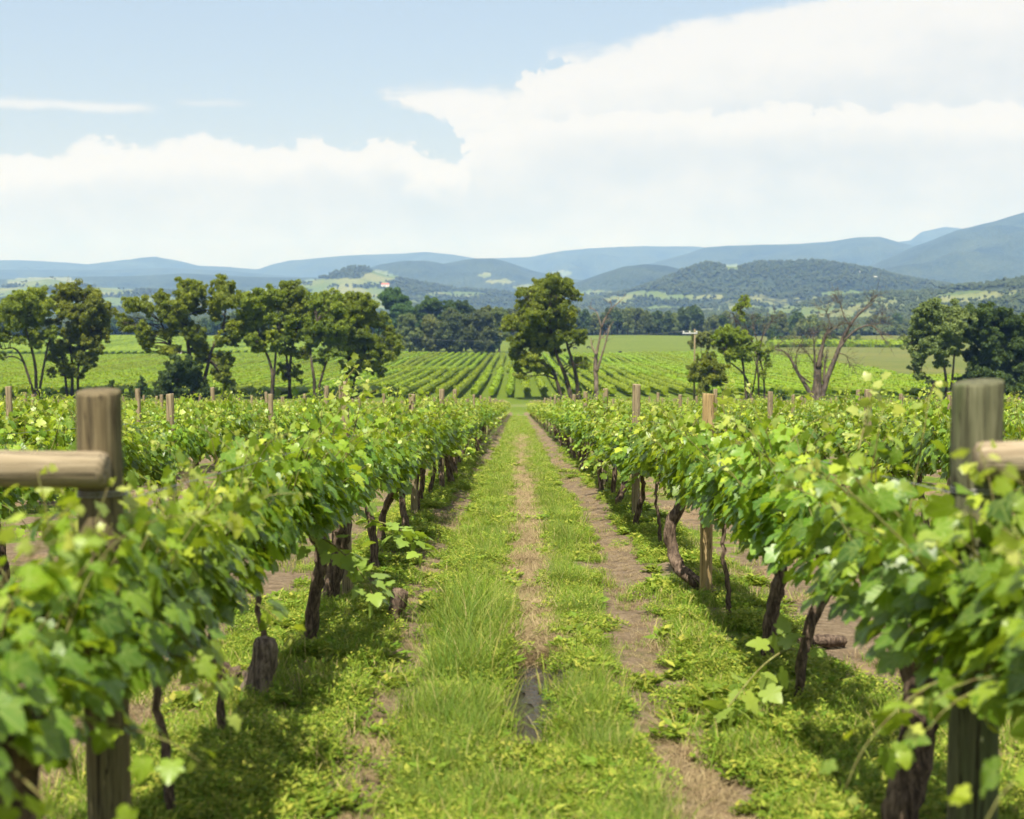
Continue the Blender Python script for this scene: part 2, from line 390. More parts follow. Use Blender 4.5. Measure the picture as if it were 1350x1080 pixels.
M['gum'] = leaf_material('gum', [(0, (0.070, 0.110, 0.014)), (0.5, (0.165, 0.220, 0.022)), (1, (0.33, 0.375, 0.04))], trans=0.42, rough=0.55, spec=0.3, transcol=(0.25, 0.28, 0.03))
M['gum_lime'] = leaf_material('gum_lime', [(0, (0.075, 0.120, 0.014)), (0.5, (0.175, 0.245, 0.022)), (1, (0.34, 0.40, 0.04))], trans=0.42, rough=0.55, spec=0.3, transcol=(0.25, 0.3, 0.03))
M['dark_leaf'] = leaf_material('dark_leaf', [(0, (0.022, 0.044, 0.012)), (0.5, (0.045, 0.080, 0.018)), (1, (0.085, 0.135, 0.028))], trans=0.12, rough=0.6, spec=0.2)
M['olive_leaf'] = leaf_material('olive_leaf', [(0, (0.050, 0.075, 0.022)), (0.5, (0.12, 0.155, 0.045)), (1, (0.21, 0.24, 0.07))], trans=0.12, rough=0.6, spec=0.2)
M['grass'] = leaf_material('grass', [(0, (0.055, 0.110, 0.012)), (0.4, (0.115, 0.195, 0.016)), (0.68, (0.215, 0.285, 0.030)), (0.85, (0.38, 0.33, 0.10)), (1, (0.46, 0.37, 0.18))], trans=0.3, rough=0.6, spec=0.12)
M['blue_grass'] = leaf_material('blue_grass', [(0, (0.050, 0.100, 0.018)), (0.45, (0.100, 0.170, 0.026)), (0.78, (0.20, 0.25, 0.045)), (1, (0.42, 0.34, 0.15))], trans=0.3, rough=0.6, spec=0.12)
M['straw'] = leaf_material('straw', [(0, (0.13, 0.090, 0.045)), (0.5, (0.25, 0.185, 0.095)), (1, (0.40, 0.325, 0.18))], trans=0.2, rough=0.7, spec=0.2, transcol=(0.4, 0.3, 0.15))
M['weed'] = leaf_material('weed', [(0, (0.055, 0.120, 0.012)), (0.45, (0.120, 0.195, 0.018)), (0.85, (0.26, 0.29, 0.040)), (1, (0.50, 0.45, 0.09))], trans=0.3, rough=0.55, spec=0.15)
M['wood_far'] = leaf_material('wood_far', [(0, (0.030, 0.046, 0.018)), (0.5, (0.055, 0.075, 0.028)), (1, (0.095, 0.112, 0.042))], trans=0.05, rough=0.8, spec=0.1)

def bark_material(name, dark, light, scale=1.0, vert=0.25, bump=0.6, dist=0.02):
    m, t, out = material(name)
    o = t.obj(); v = t.mapping(o, (scale, scale, scale * vert))
    n1 = t.noise(v, 22, 6, 0.65, 0.5); n2 = t.noise(o, 4 * scale, 3)
    c = t.mix(t.ss(n1, 0.35, 0.7), dark, light)
    c = t.mix(t.math('MULTIPLY', t.ss(n2, 0.5, 0.75), 0.35), c, tuple(min(1, q * 1.5) for q in light))
    principled(t, out, c, 0.92, t.bump(n1, bump, dist), 0.15)
    return m
M['vine_bark'] = bark_material('vine_bark', (0.038, 0.026, 0.019), (0.20, 0.145, 0.105), 2.0, 0.22, 1.0, 0.02)
M['stump_bark'] = bark_material('stump_bark', (0.06, 0.045, 0.035), (0.27, 0.21, 0.16), 2.0, 0.22, 1.0, 0.02)
M['gum_bark'] = bark_material('gum_bark', (0.030, 0.024, 0.018), (0.10, 0.080, 0.060), 0.12, 0.3, 0.8, 0.1)
M['dead_bark'] = bark_material('dead_bark', (0.045, 0.036, 0.028), (0.145, 0.115, 0.090), 0.12, 0.3, 0.8, 0.1)
M['pale_bark'] = bark_material('pale_bark', (0.075, 0.058, 0.045), (0.25, 0.20, 0.155), 0.12, 0.3, 0.8, 0.1)
M['cane'] = bark_material('cane', (0.10, 0.075, 0.03), (0.20, 0.22, 0.07), 2.0, 0.2, 0.3, 0.003)

def timber(name, dark, mid, light, moss=0.0, axis=2):
    m, t, out = material(name)
    o = t.obj(); sc = [9, 9, 9]; sc[axis] = 0.55
    g = t.noise(t.mapping(o, tuple(sc)), 5, 7, 0.65, 0.6)
    sc2 = [40, 40, 40]; sc2[axis] = 1.2
    fib = t.noise(t.mapping(o, tuple(sc2)), 3, 4, 0.6)
    sc3 = [3.2, 3.2, 3.2]; sc3[axis] = 0.35
    blot = t.noise(t.mapping(o, tuple(sc3)), 2.2, 4, 0.6)
    c = t.ramp(t.math('ADD', t.math('MULTIPLY', g, 0.7), t.math('MULTIPLY', fib, 0.3)), [(0.25, dark), (0.48, mid), (0.7, light)])
    if moss:
        c = t.mix(t.math('MULTIPLY', t.ss(blot, 0.42, 0.62), moss), c, (0.075, 0.10, 0.035))
    # drying cracks along the grain
    sc4 = [14, 14, 14]; sc4[axis] = 0.5
    cr = t.noise(t.mapping(o, tuple(sc4), (3, 1, 2)), 1.6, 3, 0.5, 1.2)
    crack = t.ss(t.math('ABSOLUTE', t.math('SUBTRACT', cr, 0.5)), 0.022, 0.004)
    c = t.mix(t.math('MULTIPLY', crack, 0.85), c, (0.02, 0.015, 0.01))
    h = t.math('SUBTRACT', t.math('ADD', t.math('MULTIPLY', g, 0.5), t.math('MULTIPLY', fib, 0.5)), crack)
    principled(t, out, c, 0.85, t.bump(h, 0.6, 0.006), 0.2)
    return m
M['post_wood'] = timber('post_wood', (0.10, 0.075, 0.045), (0.24, 0.19, 0.115), (0.38, 0.31, 0.20), 0.25)
M['post_warm'] = timber('post_warm', (0.13, 0.085, 0.035), (0.31, 0.22, 0.10), (0.45, 0.34, 0.18), 0.1)
M['post_brown'] = timber('post_brown', (0.045, 0.034, 0.018), (0.125, 0.098, 0.052), (0.215, 0.175, 0.10), 0.3)
M['post_moss'] = timber('post_moss', (0.032, 0.034, 0.020), (0.090, 0.092, 0.050), (0.18, 0.175, 0.105), 0.6)
M['rail_wood'] = timber('rail_wood', (0.10, 0.075, 0.045), (0.235, 0.185, 0.120), (0.37, 0.31, 0.215), 0.1, axis=0)
m, t, out = material('wire_metal'); principled(t, out, (0.35, 0.35, 0.34), 0.45, None, 0.5, 0.9); M['wire'] = m

# ground near
m, t, out = material('ground_cover'); M['ground'] = m
o = t.obj()
soil, dry, wet, lush, road = (t.attr(k) for k in ('soil', 'dry', 'wet', 'lush', 'road'))
n1 = t.noise(o, 1.3, 6, 0.6); n2 = t.noise(o, 9, 6, 0.65); n3 = t.noise(o, 45, 4, 0.6); nf = t.noise(o, 0.035, 4, 0.55)
nmid = t.noise(o, 0.35, 5, 0.6)
soilc = t.ramp(t.math('ADD', t.math('MULTIPLY', n2, 0.6), t.math('MULTIPLY', n3, 0.4)), [(0.32, (0.075, 0.052, 0.032)), (0.5, (0.170, 0.125, 0.078)), (0.70, (0.29, 0.225, 0.15))])
strawc = t.ramp(t.math('ADD', t.math('MULTIPLY', n2, 0.4), t.math('MULTIPLY', n3, 0.6)), [(0.3, (0.13, 0.085, 0.048)), (0.55, (0.26, 0.185, 0.11)), (0.8, (0.38, 0.29, 0.18))])
greenc = t.ramp(t.math('ADD', t.math('MULTIPLY', n1, 0.5), t.math('MULTIPLY', n2, 0.5)), [(0.3, (0.050, 0.095, 0.010)), (0.5, (0.110, 0.165, 0.016)), (0.68, (0.21, 0.235, 0.04))])
sf = t.ss(t.math('ADD', soil, t.math('MULTIPLY', t.math('SUBTRACT', t.math('ADD', t.math('MULTIPLY', n1, 0.5), t.math('MULTIPLY', n2, 0.5)), 0.5), 1.1)), 0.38, 0.62)
c = t.mix(sf, greenc, soilc)
df = t.ss(t.math('ADD', dry, t.math('MULTIPLY', t.math('SUBTRACT', n2, 0.5), 1.0)), 0.35, 0.65)
c = t.mix(df, c, strawc)
# fields beyond the vines
fieldc = t.mix(nf, (0.070, 0.115, 0.006), (0.100, 0.145, 0.009))
fieldc = t.mix(t.ss(nmid, 0.5, 0.8), fieldc, (0.10, 0.130, 0.018))
c = t.mix(lush, c, fieldc)
padd = t.attr('paddock')
c = t.mix(padd, c, t.mix(t.ss(t.math('ADD', t.math('MULTIPLY', nf, 0.6), t.math('MULTIPLY', nmid, 0.4)), 0.35, 0.65), (0.080, 0.105, 0.016), (0.120, 0.125, 0.030)))
c = t.mix(road, c, (0.30, 0.27, 0.18))
c = t.mix(t.math('MULTIPLY', wet, 0.9), c, (0.030, 0.022, 0.015))
rough = t.lin(wet, 0, 1, 0.95, 0.35)
h = t.math('ADD', t.math('MULTIPLY', n2, 0.6), t.math('MULTIPLY', n3, 0.35))
principled(t, out, c, rough, t.bump(h, 1.0, 0.10), 0.2)

# hills and valley
m, t, out = material('hill_cover'); M['hills'] = m
o = t.obj()
fo = t.attr('forest')
na = t.noise(o, 0.045, 5, 0.65); nb = t.noise(o, 0.004, 4, 0.6); nc = t.noise(o, 0.0011, 4, 0.6)
vor = t.new('ShaderNodeTexVoronoi'); t.put(vor.inputs['Vector'], o); vor.inputs['Scale'].default_value = 0.06
forestc = t.ramp(t.math('ADD', t.math('MULTIPLY', na, 0.5), t.math('MULTIPLY', nb, 0.5)), [(0.38, (0.014, 0.024, 0.013)), (0.5, (0.032, 0.048, 0.022)), (0.66, (0.055, 0.072, 0.032))])
pad1 = t.mix(t.ss(nb, 0.4, 0.62), (0.085, 0.125, 0.036), (0.155, 0.170, 0.072))
pad1 = t.mix(t.math('MULTIPLY', t.ss(na, 0.56, 0.68), 0.5), pad1, (0.07, 0.10, 0.035))
ff = t.ss(t.math('ADD', fo, t.math('MULTIPLY', t.math('SUBTRACT', na, 0.5), 0.9)), 0.42, 0.55)
c = t.mix(ff, pad1, forestc)
hb = t.math('MULTIPLY', t.math('SUBTRACT', 1.0, vor.outputs['Distance']), ff)
hb = t.math('ADD', hb, t.math('MULTIPLY', na, 0.8))
principled(t, out, c, 0.95, t.bump(hb, 0.9, 9.0), 0.1)

# ------------------------------------------------------------------ ground sheet
def grid(us, ds):
    n, m_ = len(ds), len(us)
    i = np.arange(n - 1)[:, None] * m_; j = np.arange(m_ - 1)[None, :]
    return np.stack([i + j, i + j + 1, i + m_ + j + 1, i + m_ + j], -1).reshape(-1, 4)
ds = np.concatenate([np.linspace(-14, 1.5, 12), 1.5 + np.cumsum(np.full(40, 0.09)), ])
ds = list(ds)
while ds[-1] < 1300: ds.append(ds[-1] + max(0.06, 0.0105 * ds[-1]))
ds = np.array(ds)
cw = np.linspace(-1, 1, 441); us = np.sign(cw) * (0.34 * np.abs(cw) + 0.41 * np.abs(cw) ** 2.2)
DD, UU = np.meshgrid(ds, us, indexing='ij'); XX = UU * (np.abs(DD) * 1.0 + 5.5)
ZZ = H(XX, DD)
x, d = XX.ravel(), DD.ravel()
nearw = 1 - sstep(d, 186, 196)
wander = (fbm(d / 6, d * 0, 3, 21) - 0.5) * 0.35
def band(x, c, wdt, soft): return 1 - sstep(np.abs(x - c), wdt, wdt + soft)
patch = fbm(x / 1.1, d / 2.2, 4, 33)
def cR(d): return 0.87 + 0.26 * sstep(d, 7, 18)
def cL(d): return -(0.70 + 0.28 * sstep(d, 7, 18))
soil = 1.1 * band(x, cR(d) + wander * 0.4, 0.20, 0.14) * (0.6 + 0.6 * sstep(fbm(x / .6, d / 3, 3, 35), 0.3, 0.5))
soil = np.maximum(soil, 1.0 * band(x, cL(d) + wander * 0.4, 0.15, 0.16) * sstep(patch, 0.24, 0.40))
soil = np.maximum(soil, 0.62 * sstep(fbm(x / 0.45 + 9, d / 0.7, 4, 47), 0.50, 0.62))
ph = np.where(x < 0.075, (x - ROWL) / SP, (x - ROWR) / SP); ph = np.abs(ph - np.round(ph)) * SP
away = sstep(np.abs(x - 0.07), 1.75, 2.1)
soil = np.maximum(soil, 0.75 * away * sstep(fbm(x / 0.9, d / 1.6, 4, 37), 0.40, 0.58))
soil = np.maximum(soil, 0.6 * band(ph, 0.0, 0.18, 0.2) * sstep(fbm(x / 0.5, d / 0.9, 3, 39), 0.5, 0.65))
soil = soil * nearw
dryb = 1.1 * band(x, 0.10 + wander * 0.3, 0.13 + 0.10 * sstep(d, 11, 15) - 0.12 * sstep(d, 28, 45), 0.12) * sstep(d, 10.2, 11.5) * (0.45 + 0.55 * (1 - sstep(d, 30, 60))) * sstep(fbm(d / 3, x * 2, 3, 43), 0.22, 0.4)
dryb = np.maximum(dryb, 0.7 * sstep(fbm(x / 0.6 + 7, d / 0.9, 4, 45), 0.60, 0.68) * (1 - band(x, 0.0, 0.7, 0.2))) * nearw
wetm = band(x, 0.085 + 0.04 * np.sin(d * 2.1), 0.19, 0.10) * sstep(d, 7.2, 7.6) * (1 - sstep(d, 10.6, 12.5))
lush = 1 - nearw
px, py = proj(x, d, ZZ.ravel())
roadm = np.zeros_like(x)
cen = (x > -58) & (x < 20); right = x >= 20; left = x <= -58
roadm += band(d, 391, 6, 2) * cen + band(d, 338, 5, 2) * (right & (x < 140)) * 0.7 + band(d, 625, 20, 4) * (x < -62)
roadm += band(d, 212, 3, 3) * band(x, 0, 60, 10) * 0.25
roadm = np.clip(roadm, 0, 1) * (0.45 + 0.55 * fbm(x / 3, d / 3, 2, 3))
xr = 95 + (d - 345) * 0.10
paddock = sstep(d, 346, 352) * sstep(x - xr, 0, 2.5)
paddock = np.maximum(paddock, 0.28 * sstep(d, 645, 665) * sstep(x, -62, -58))
V = np.stack([x, d, ZZ.ravel()], -1)
gm = mk_mesh('ground', V, grid(us, ds), {'soil': soil, 'dry': dryb, 'wet': wetm, 'lush': lush, 'road': roadm, 'paddock': paddock}, True, [M['ground']])
tag(link('ground', gm), 'grassy vineyard ground sloping down to green fields', 'ground', kind='structure')

# hills
PAT = [(60, 372, 50, 7), (20, 384, 40, 5), (130, 384, 45, 5), (40, 392, 60, 4), (180, 396, 60, 4), (500, 366, 26, 9), (455, 372, 60, 5), (470, 386, 60, 7), (500, 402, 45, 9), (400, 379, 40, 4), (360, 385, 40, 4),
       (660, 371, 20, 3), (700, 379, 22, 4), (740, 360, 14, 3), (640, 363, 12, 3), (965, 352, 13, 4), (815, 396, 26, 5), (780, 386, 30, 3), (850, 388, 30, 4), (905, 392, 50, 2.5), (1110, 389, 34, 5), (1165, 388, 26, 4), (1205, 386, 14, 3),
       (1060, 412, 60, 6), (1110, 420, 55, 7), (880, 408, 40, 3), (1150, 404, 35, 3), (290, 399, 60, 5), (90, 404, 70, 5), (600, 388, 40, 3), (985, 408, 30, 4), (1190, 372, 12, 2)]
def forest_mask(x, d, z):
    px, py = proj(x, d, z)
    nz = fbm(x / 500, d / 800, 4, 101); f = 0.50 + 0.5 * (nz - 0.38) * 2.2
    high = sstep(z, 8, 50)                     # ridges above the valley floor are wooded
    f = np.maximum(f, 0.25 + 0.75 * high)
    rough_ = (fbm(px / 9, py / 4, 3, 103) - 0.5) * 1.5
    for cx, cyy, a, b in PAT:
        q = ((px - cx) / a) ** 2 + ((py - cyy) / b) ** 2
        f = np.where(q + rough_ < 1, 0.05, f)
    return f
dh = [1235.0]
while dh[-1] < 17500: dh.append(dh[-1] * 1.0068)
dh = np.array(dh); uh = np.linspace(-0.72, 0.72, 760)
DD, UU = np.meshgrid(dh, uh, indexing='ij'); x, d = (UU * DD).ravel(), DD.ravel()
z = hill_z(x, d); z[d < 1260] -= 0.3
fm = forest_mask(x, d, z)
V = np.stack([x, d, z], -1)
tag(link('hills', mk_mesh('hills', V, grid(uh, dh), {'forest': fm}, True, [M['hills']])), 'wooded blue hills behind the valley', 'hills', kind='structure')

# ------------------------------------------------------------------ scatter (countless small plants only)
def variant_collection(name, meshes):
    c = bpy.data.collections.new(name)
    for i, me in enumerate(meshes):
        o = bpy.data.objects.new('%s_%02d' % (name, i), me); c.objects.link(o)
    return c
def scatter(name, coll, pts, rot, scale, idx, label, cat, kind='stuff'):
    me = bpy.data.meshes.new(name + '_points'); n = len(pts)
    me.vertices.add(n); me.vertices.foreach_set('co', np.asarray(pts, np.float32).ravel())
    a = me.attributes.new('rot', 'FLOAT_VECTOR', 'POINT'); a.data.foreach_set('vector', np.asarray(rot, np.float32).ravel())
    a = me.attributes.new('scl', 'FLOAT_VECTOR', 'POINT'); a.data.foreach_set('vector', np.asarray(scale, np.float32).ravel())
    a = me.attributes.new('idx', 'INT', 'POINT'); a.data.foreach_set('value', np.asarray(idx, np.int32))
    o = link(name, me)
    g = bpy.data.node_groups.new(name + '_nodes', 'GeometryNodeTree')
    g.interface.new_socket('Geometry', in_out='INPUT', socket_type='NodeSocketGeometry')
    g.interface.new_socket('Geometry', in_out='OUTPUT', socket_type='NodeSocketGeometry')
    N, L = g.nodes, g.links
    gi, go = N.new('NodeGroupInput'), N.new('NodeGroupOutput')
    ci = N.new('GeometryNodeCollectionInfo'); ci.inputs['Collection'].default_value = coll
    ci.inputs['Separate Children'].default_value = True; ci.inputs['Reset Children'].default_value = True
    ip = N.new('GeometryNodeInstanceOnPoints'); ip.inputs['Pick Instance'].default_value = True
    def na(nm, ty):
        q = N.new('GeometryNodeInputNamedAttribute'); q.data_type = ty; q.inputs['Name'].default_value = nm
        return [s for s in q.outputs if s.name == 'Attribute' and s.enabled][0]
    e2r = N.new('FunctionNodeEulerToRotation')
    L.new(na('rot', 'FLOAT_VECTOR'), e2r.inputs[0]); L.new(e2r.outputs[0], ip.inputs['Rotation'])
    L.new(na('scl', 'FLOAT_VECTOR'), ip.inputs['Scale']); L.new(na('idx', 'INT'), ip.inputs['Instance Index'])
    L.new(gi.outputs[0], ip.inputs['Points']); L.new(ci.outputs[0], ip.inputs['Instance']); L.new(ip.outputs[0], go.inputs[0])
    md = o.modifiers.new('scatter', 'NODES'); md.node_group = g
    return tag(o, label, cat, kind=kind)

# ------------------------------------------------------------------ leaves
_half = [(0.07, -0.10), (0.28, -0.17), (0.47, 0.0), (0.37, 0.17), (0.58, 0.42), (0.34, 0.46), (0.25, 0.68)]
def _teeth(pts):
    out = []
    for i in range(len(pts) - 1):
        (a, b), (c, d) = pts[i], pts[i + 1]; out.append((a, b)); L_ = math.hypot(c - a, d - b)
        out.append(((a + c) / 2 + (d - b) / L_ * 0.035, (b + d) / 2 - (c - a) / L_ * 0.035))
    out.append(pts[-1]); return out
_out = [(0.0, 0.0)] + _half + [(0.0, 0.93)] + [(-a, b) for a, b in reversed(_half)]
def leaf_proto(hi=True):
    if hi:
        out_ = _teeth(_out); pts = np.array([(0.0, 0.30)] + out_); n = len(out_)
        z = 0.16 * np.abs(pts[:, 0]) - 0.30 * (pts[:, 1] - 0.3) ** 2 - 0.25 * pts[:, 0] ** 2
        V = np.column_stack([pts, z]); Fc = np.array([[0, 1 + i, 1 + (i + 1) % n] for i in range(n)])
        return V, Fc
    V = np.array([(0, 0, 0), (0.46, 0.1, 0.02), (0.38, 0.62, -0.05), (0, 0.92, -0.16), (-0.38, 0.62, -0.05), (-0.46, 0.1, 0.02)], float)
    return V, np.array([[0, 1, 2, 3], [0, 3, 4, 5]])
LEAF_HI, LEAF_LO = leaf_proto(True), leaf_proto(False)
def place_leaves(proto, pos, tipdir, normal, size, curl=None):
    """instances of the leaf as one mesh"""
    V, Fc = proto; n = len(pos)
    y = tipdir / (np.linalg.norm(tipdir, axis=1)[:, None] + 1e-9)
    x = np.cross(y, normal); x /= np.linalg.norm(x, axis=1)[:, None] + 1e-9
    z = np.cross(x, y)
    W_ = V[None] * np.ones((n, 1, 1))
    if curl is not None: W_ = W_ * np.stack([np.ones(n), np.ones(n), curl], -1)[:, None, :]
    W_ = W_ * size[:, None, None]
    P_ = pos[:, None, :] + W_[:, :, 0:1] * x[:, None] + W_[:, :, 1:2] * y[:, None] + W_[:, :, 2:3] * z[:, None]
    F_ = Fc[None] + (np.arange(n) * len(V))[:, None, None]
    return P_.reshape(-1, 3), F_.reshape(-1, Fc.shape[1])
def canopy(seed, L=1.95, nshoot=34, hi=True, fill=300, height=1.0, wide=1.0, droop=2, low=0.62):
    """foliage + canes of one vine: shoots from a cordon along local Y"""
    g = np.random.default_rng(seed)
    pos, tip, nor, size, var, yng = [], [], [], [], [], []
    canes = MB()
    for s in range(nshoot + droop):
        dr = s >= nshoot
        y0 = (g.random() - 0.5) * L
        p = np.array([g.normal(0, 0.05), y0, 0.92 + g.normal(0, 0.05)])
        side = g.choice([-1, 1])
        ln = (0.40 + 0.25 * g.random()) * height if not dr else 0.45 + 0.4 * g.random()
        if not dr and g.random() < 0.2: ln += 0.15 + 0.25 * g.random()
        dv = np.array([side * (0.02 + 0.36 * g.random()) * wide, g.normal(0, 0.28), 1.0]) if not dr else np.array([side * 1.0, g.normal(0, 0.4), 0.15])
        dv /= np.linalg.norm(dv); k = max(6, int(ln / 0.055)); st = ln / k
        pts = [p.copy()]
        for i in range(k):
            f = i / k
            dv = dv + np.array([side * 0.035 * wide, 0, (-0.06 if not dr else -0.20) * (0.4 + f)]) + g.normal(0, 0.07, 3)
            dv /= np.linalg.norm(dv); p = p + dv * st; p[2] = max(p[2], low); pts.append(p.copy())
            nlv = 1 + (g.random() < 0.75)
            for q in range(nlv):
                a = g.random() * 2 * np.pi
                off = np.array([math.cos(a), math.sin(a), 0.15 * g.normal()]) * (0.05 + 0.07 * g.random())
                if f > 0.85: off *= 0.4
                o_ = off / (np.linalg.norm(off) + 1e-6)
                pos.append(p + off)
                tip.append(o_ * 0.7 + np.array([side * 0.2, 0, -0.85 + 0.5 * g.random()]) + g.normal(0, 0.25, 3))
                nor.append(np.array([side * 0.65, 0, 0.45]) + o_ * 0.4 + g.normal(0, 0.45, 3))
                sz = (0.065 + 0.055 * g.random()) * (1.0 if q == 0 else 0.75) * (1 - 0.75 * max(0, f - 0.6) / 0.4)
                size.append(max(0.028, sz))
                yv = sstep(f, 0.72, 1.0) * (0.35 + 0.65 * g.random()); yng.append(yv)
                var.append(np.clip(0.25 + 0.42 * f + g.normal(0, 0.25), 0, 1))
        if s % (1 if hi else 4) == 0:
            canes.add(*tube(np.array(pts), np.linspace(0.0055, 0.002, len(pts)), 4))
    for q in range(fill):                    # inner leaves of laterals
        zz = 0.82 + 0.44 * g.beta(1.3, 1.6) * height
        wv = (0.13 + 0.11 * math.sin((zz - 0.7) / 0.8 * math.pi)) * wide
        sx = g.choice([-1, 1]) * wv * (0.55 + 0.7 * g.random())
        pos.append(np.array([sx, (g.random() - 0.5) * (L + 0.1), zz])); sd = np.sign(sx)
        tip.append(np.array([sd * 0.6, g.normal(0, 0.5), -0.7 + 0.4 * g.random()])); nor.append(np.array([sd * 0.8, 0, 0.6]) + g.normal(0, 0.4, 3))
        size.append(0.070 + 0.05 * g.random()); var.append(np.clip(g.normal(0.3, 0.17), 0, 1)); yng.append(0)
    pos, tip, nor, size, var, yng = map(np.array, (pos, tip, nor, size, var, yng))
    proto = LEAF_HI if hi else LEAF_LO
    if not hi:
        keep = g.random(len(pos)) < 0.62; pos, tip, nor, size, var, yng = (q[keep] for q in (pos, tip, nor, size, var, yng)); size = size * 1.2
    V, Fc = place_leaves(proto, pos, tip, nor, size, 0.4 + 1.6 * g.random(len(pos)))
    nv = len(proto[0])
    fm = mk_mesh('foliage', V, Fc, {'var': np.repeat(var, nv), 'young': np.repeat(yng, nv), 'lu': np.tile(proto[0][:, 0], len(pos)), 'lv': np.tile(proto[0][:, 1], len(pos))}, hi, [M['vine_leaf'] if hi else M['vine_leaf_far']])
    return fm, canes.mesh('shoots', M['cane'])
def trunk_mesh(seed, pts, r0=0.055, r1=0.04, arms=True, L=1.7, knob=1.0):
    g = np.random.default_rng(seed); mb = MB()
    c = spline(pts, 22); n = len(c)
    c[1:-1] += g.normal(0, 0.006, (n - 2, 3))
    rad = np.linspace(r0, r1, n) * (1 + 0.18 * g.normal(0, 1, n).cumsum() / 4); rad = np.clip(rad, r1 * 0.7, r0 * 1.5)
    rad[0:2] *= 1.35; rad[-3:] *= 1.35 * knob
    mb.add(*tube(c, rad, 10, 0.16, g))
    if arms:
        top = c[-1]
        for s in (-1, 1):
            e = [top + np.array([0, 0, -0.03]), top + np.array([0.01, s * 0.12, 0.04]), np.array([0.0, s * L * 0.28, 0.90]), np.array([g.normal(0, .02), s * L * 0.5, 0.92 + g.normal(0, .02)])]
            a = spline(e, 14); mb.add(*tube(a, np.linspace(r1 * 0.85, 0.014, 14), 7, 0.15, g))
            for q in range(5):               # spurs
                b = a[3 + q * 2]; mb.add(*tube(np.array([b, b + [g.normal(0, .02), g.normal(0, .02), 0.05], b + [g.normal(0, .03), g.normal(0, .03), 0.10]]), [0.012, 0.010, 0.006], 5))
    return mb.mesh('trunk', M['vine_bark'])

CAN = [canopy(100 + i, droop=(0, 2, 4)[i % 3], nshoot=26 + (i % 3) * 5, height=0.92 + 0.05 * (i % 4), wide=0.88 + 0.08 * (i % 3)) for i in range(9)]
CAN_DROOP = [canopy(150 + i, nshoot=38, height=0.95, wide=0.9, droop=8, low=0.50, fill=300) for i in range(3)]
CAN_LO = [canopy(300 + i, hi=False, height=0.95 + 0.05 * (i % 3), fill=200) for i in range(6)]
TR = []
for i in range(7):
    g = np.random.default_rng(500 + i)
    bx, by = g.normal(0, 0.10), g.normal(0, 0.16)
    TR.append(trunk_mesh(600 + i, [(bx, by, -0.12), (bx * 1.1, by * 0.9, 0.12), (bx * 0.5 + g.normal(0, .05), by * 0.7, 0.42), (g.normal(0, .04), g.normal(0, .03), 0.72), (0, 0, 0.86)], 0.040 + 0.02 * g.random(), 0.032))
# trunk shapes seen up close: (bottom ... top), x = toward/away from the path, y = along the row
TR_C = {
 'bend': trunk_mesh(701, [(0.14, -0.32, -0.1), (0.08, -0.27, 0.05), (-0.10, -0.12, 0.14), (-0.20, 0.0, 0.34), (-0.21, 0.0, 0.58), (-0.12, 0.0, 0.76), (0, 0.0, 0.86)], 0.05, 0.045),
 'lean': trunk_mesh(702, [(-0.02, 0.02, -0.12), (0.0, 0.02, 0.05), (0.02, 0.0, 0.30), (0.10, 0.0, 0.55), (0.18, 0, 0.72), (0.14, 0, 0.88)], 0.036, 0.04),
 'thick': trunk_mesh(703, [(-0.08, 0.0, -0.15), (-0.05, 0.0, 0.10), (0.0, 0.02, 0.40), (0.03, 0.0, 0.62), (0.0, 0, 0.85)], 0.06, 0.07),
 'slim': trunk_mesh(704, [(0.0, 0.0, -0.1), (0.02, 0.02, 0.2), (-0.03, 0.0, 0.5), (0, 0, 0.86)], 0.018, 0.014),
 'fork': trunk_mesh(705, [(0.0, 0.05, -0.12), (0.0, 0.02, 0.15), (0.03, 0.0, 0.4), (0.08, 0.0, 0.6), (0.02, 0, 0.86)], 0.046, 0.040),
}

# ------------------------------------------------------------------ near vineyard
ORD = ['first', 'second', 'third', 'fourth', 'fifth', 'sixth', 'seventh', 'eighth', 'ninth', 'tenth', 'eleventh', 'twelfth']
def row_name(k):
    """k<0 left, k>0 right; |k| = 1 next to the path"""
    side = 'left' if k < 0 else 'right'
    return 'the row bordering the %s of the path' % side if abs(k) == 1 else '%s row %s of the path' % (ORD[abs(k) - 1] if abs(k) <= 12 else 'far', side)
def row_x(k): return ROWL + (k + 1) * SP if k < 0 else ROWR + (k - 1) * SP
rnd = random.Random(7)
ROWS = [k for j in range(1, 24) for k in (-j, j)]
NEARL = [3.7, 5.55, 6.9, 7.95, 9.5, 11.6, 13.9]
NEARR = [3.55, 5.35, 7.75, 8.95, 10.5, 12.3, 15.6]
vines = []           # (depth, row, index in row, x)
for k in ROWS:
    x0 = row_x(k)
    lst = list(NEARL if k == -1 else NEARR if k == 1 else [])
    start = lst[-1] + 1.9 if lst else 4.4 + rnd.random() * 1.9
    d_ = start
    while d_ < 183:
        lst.append(d_ + rnd.uniform(-0.18, 0.18)); d_ += 1.9
    for i, dd_ in enumerate(lst):
        vines.append((dd_, k, i, x0 + rnd.gauss(0, 0.03)))
def in_view(x, d, m=1.5): return abs(x) < 0.385 * d + m
vis = sorted([v for v in vines if in_view(v[3] + 0.004 * v[0], v[0])])
near, rest = vis[:300], vis[300:]
_gi = [None, None]
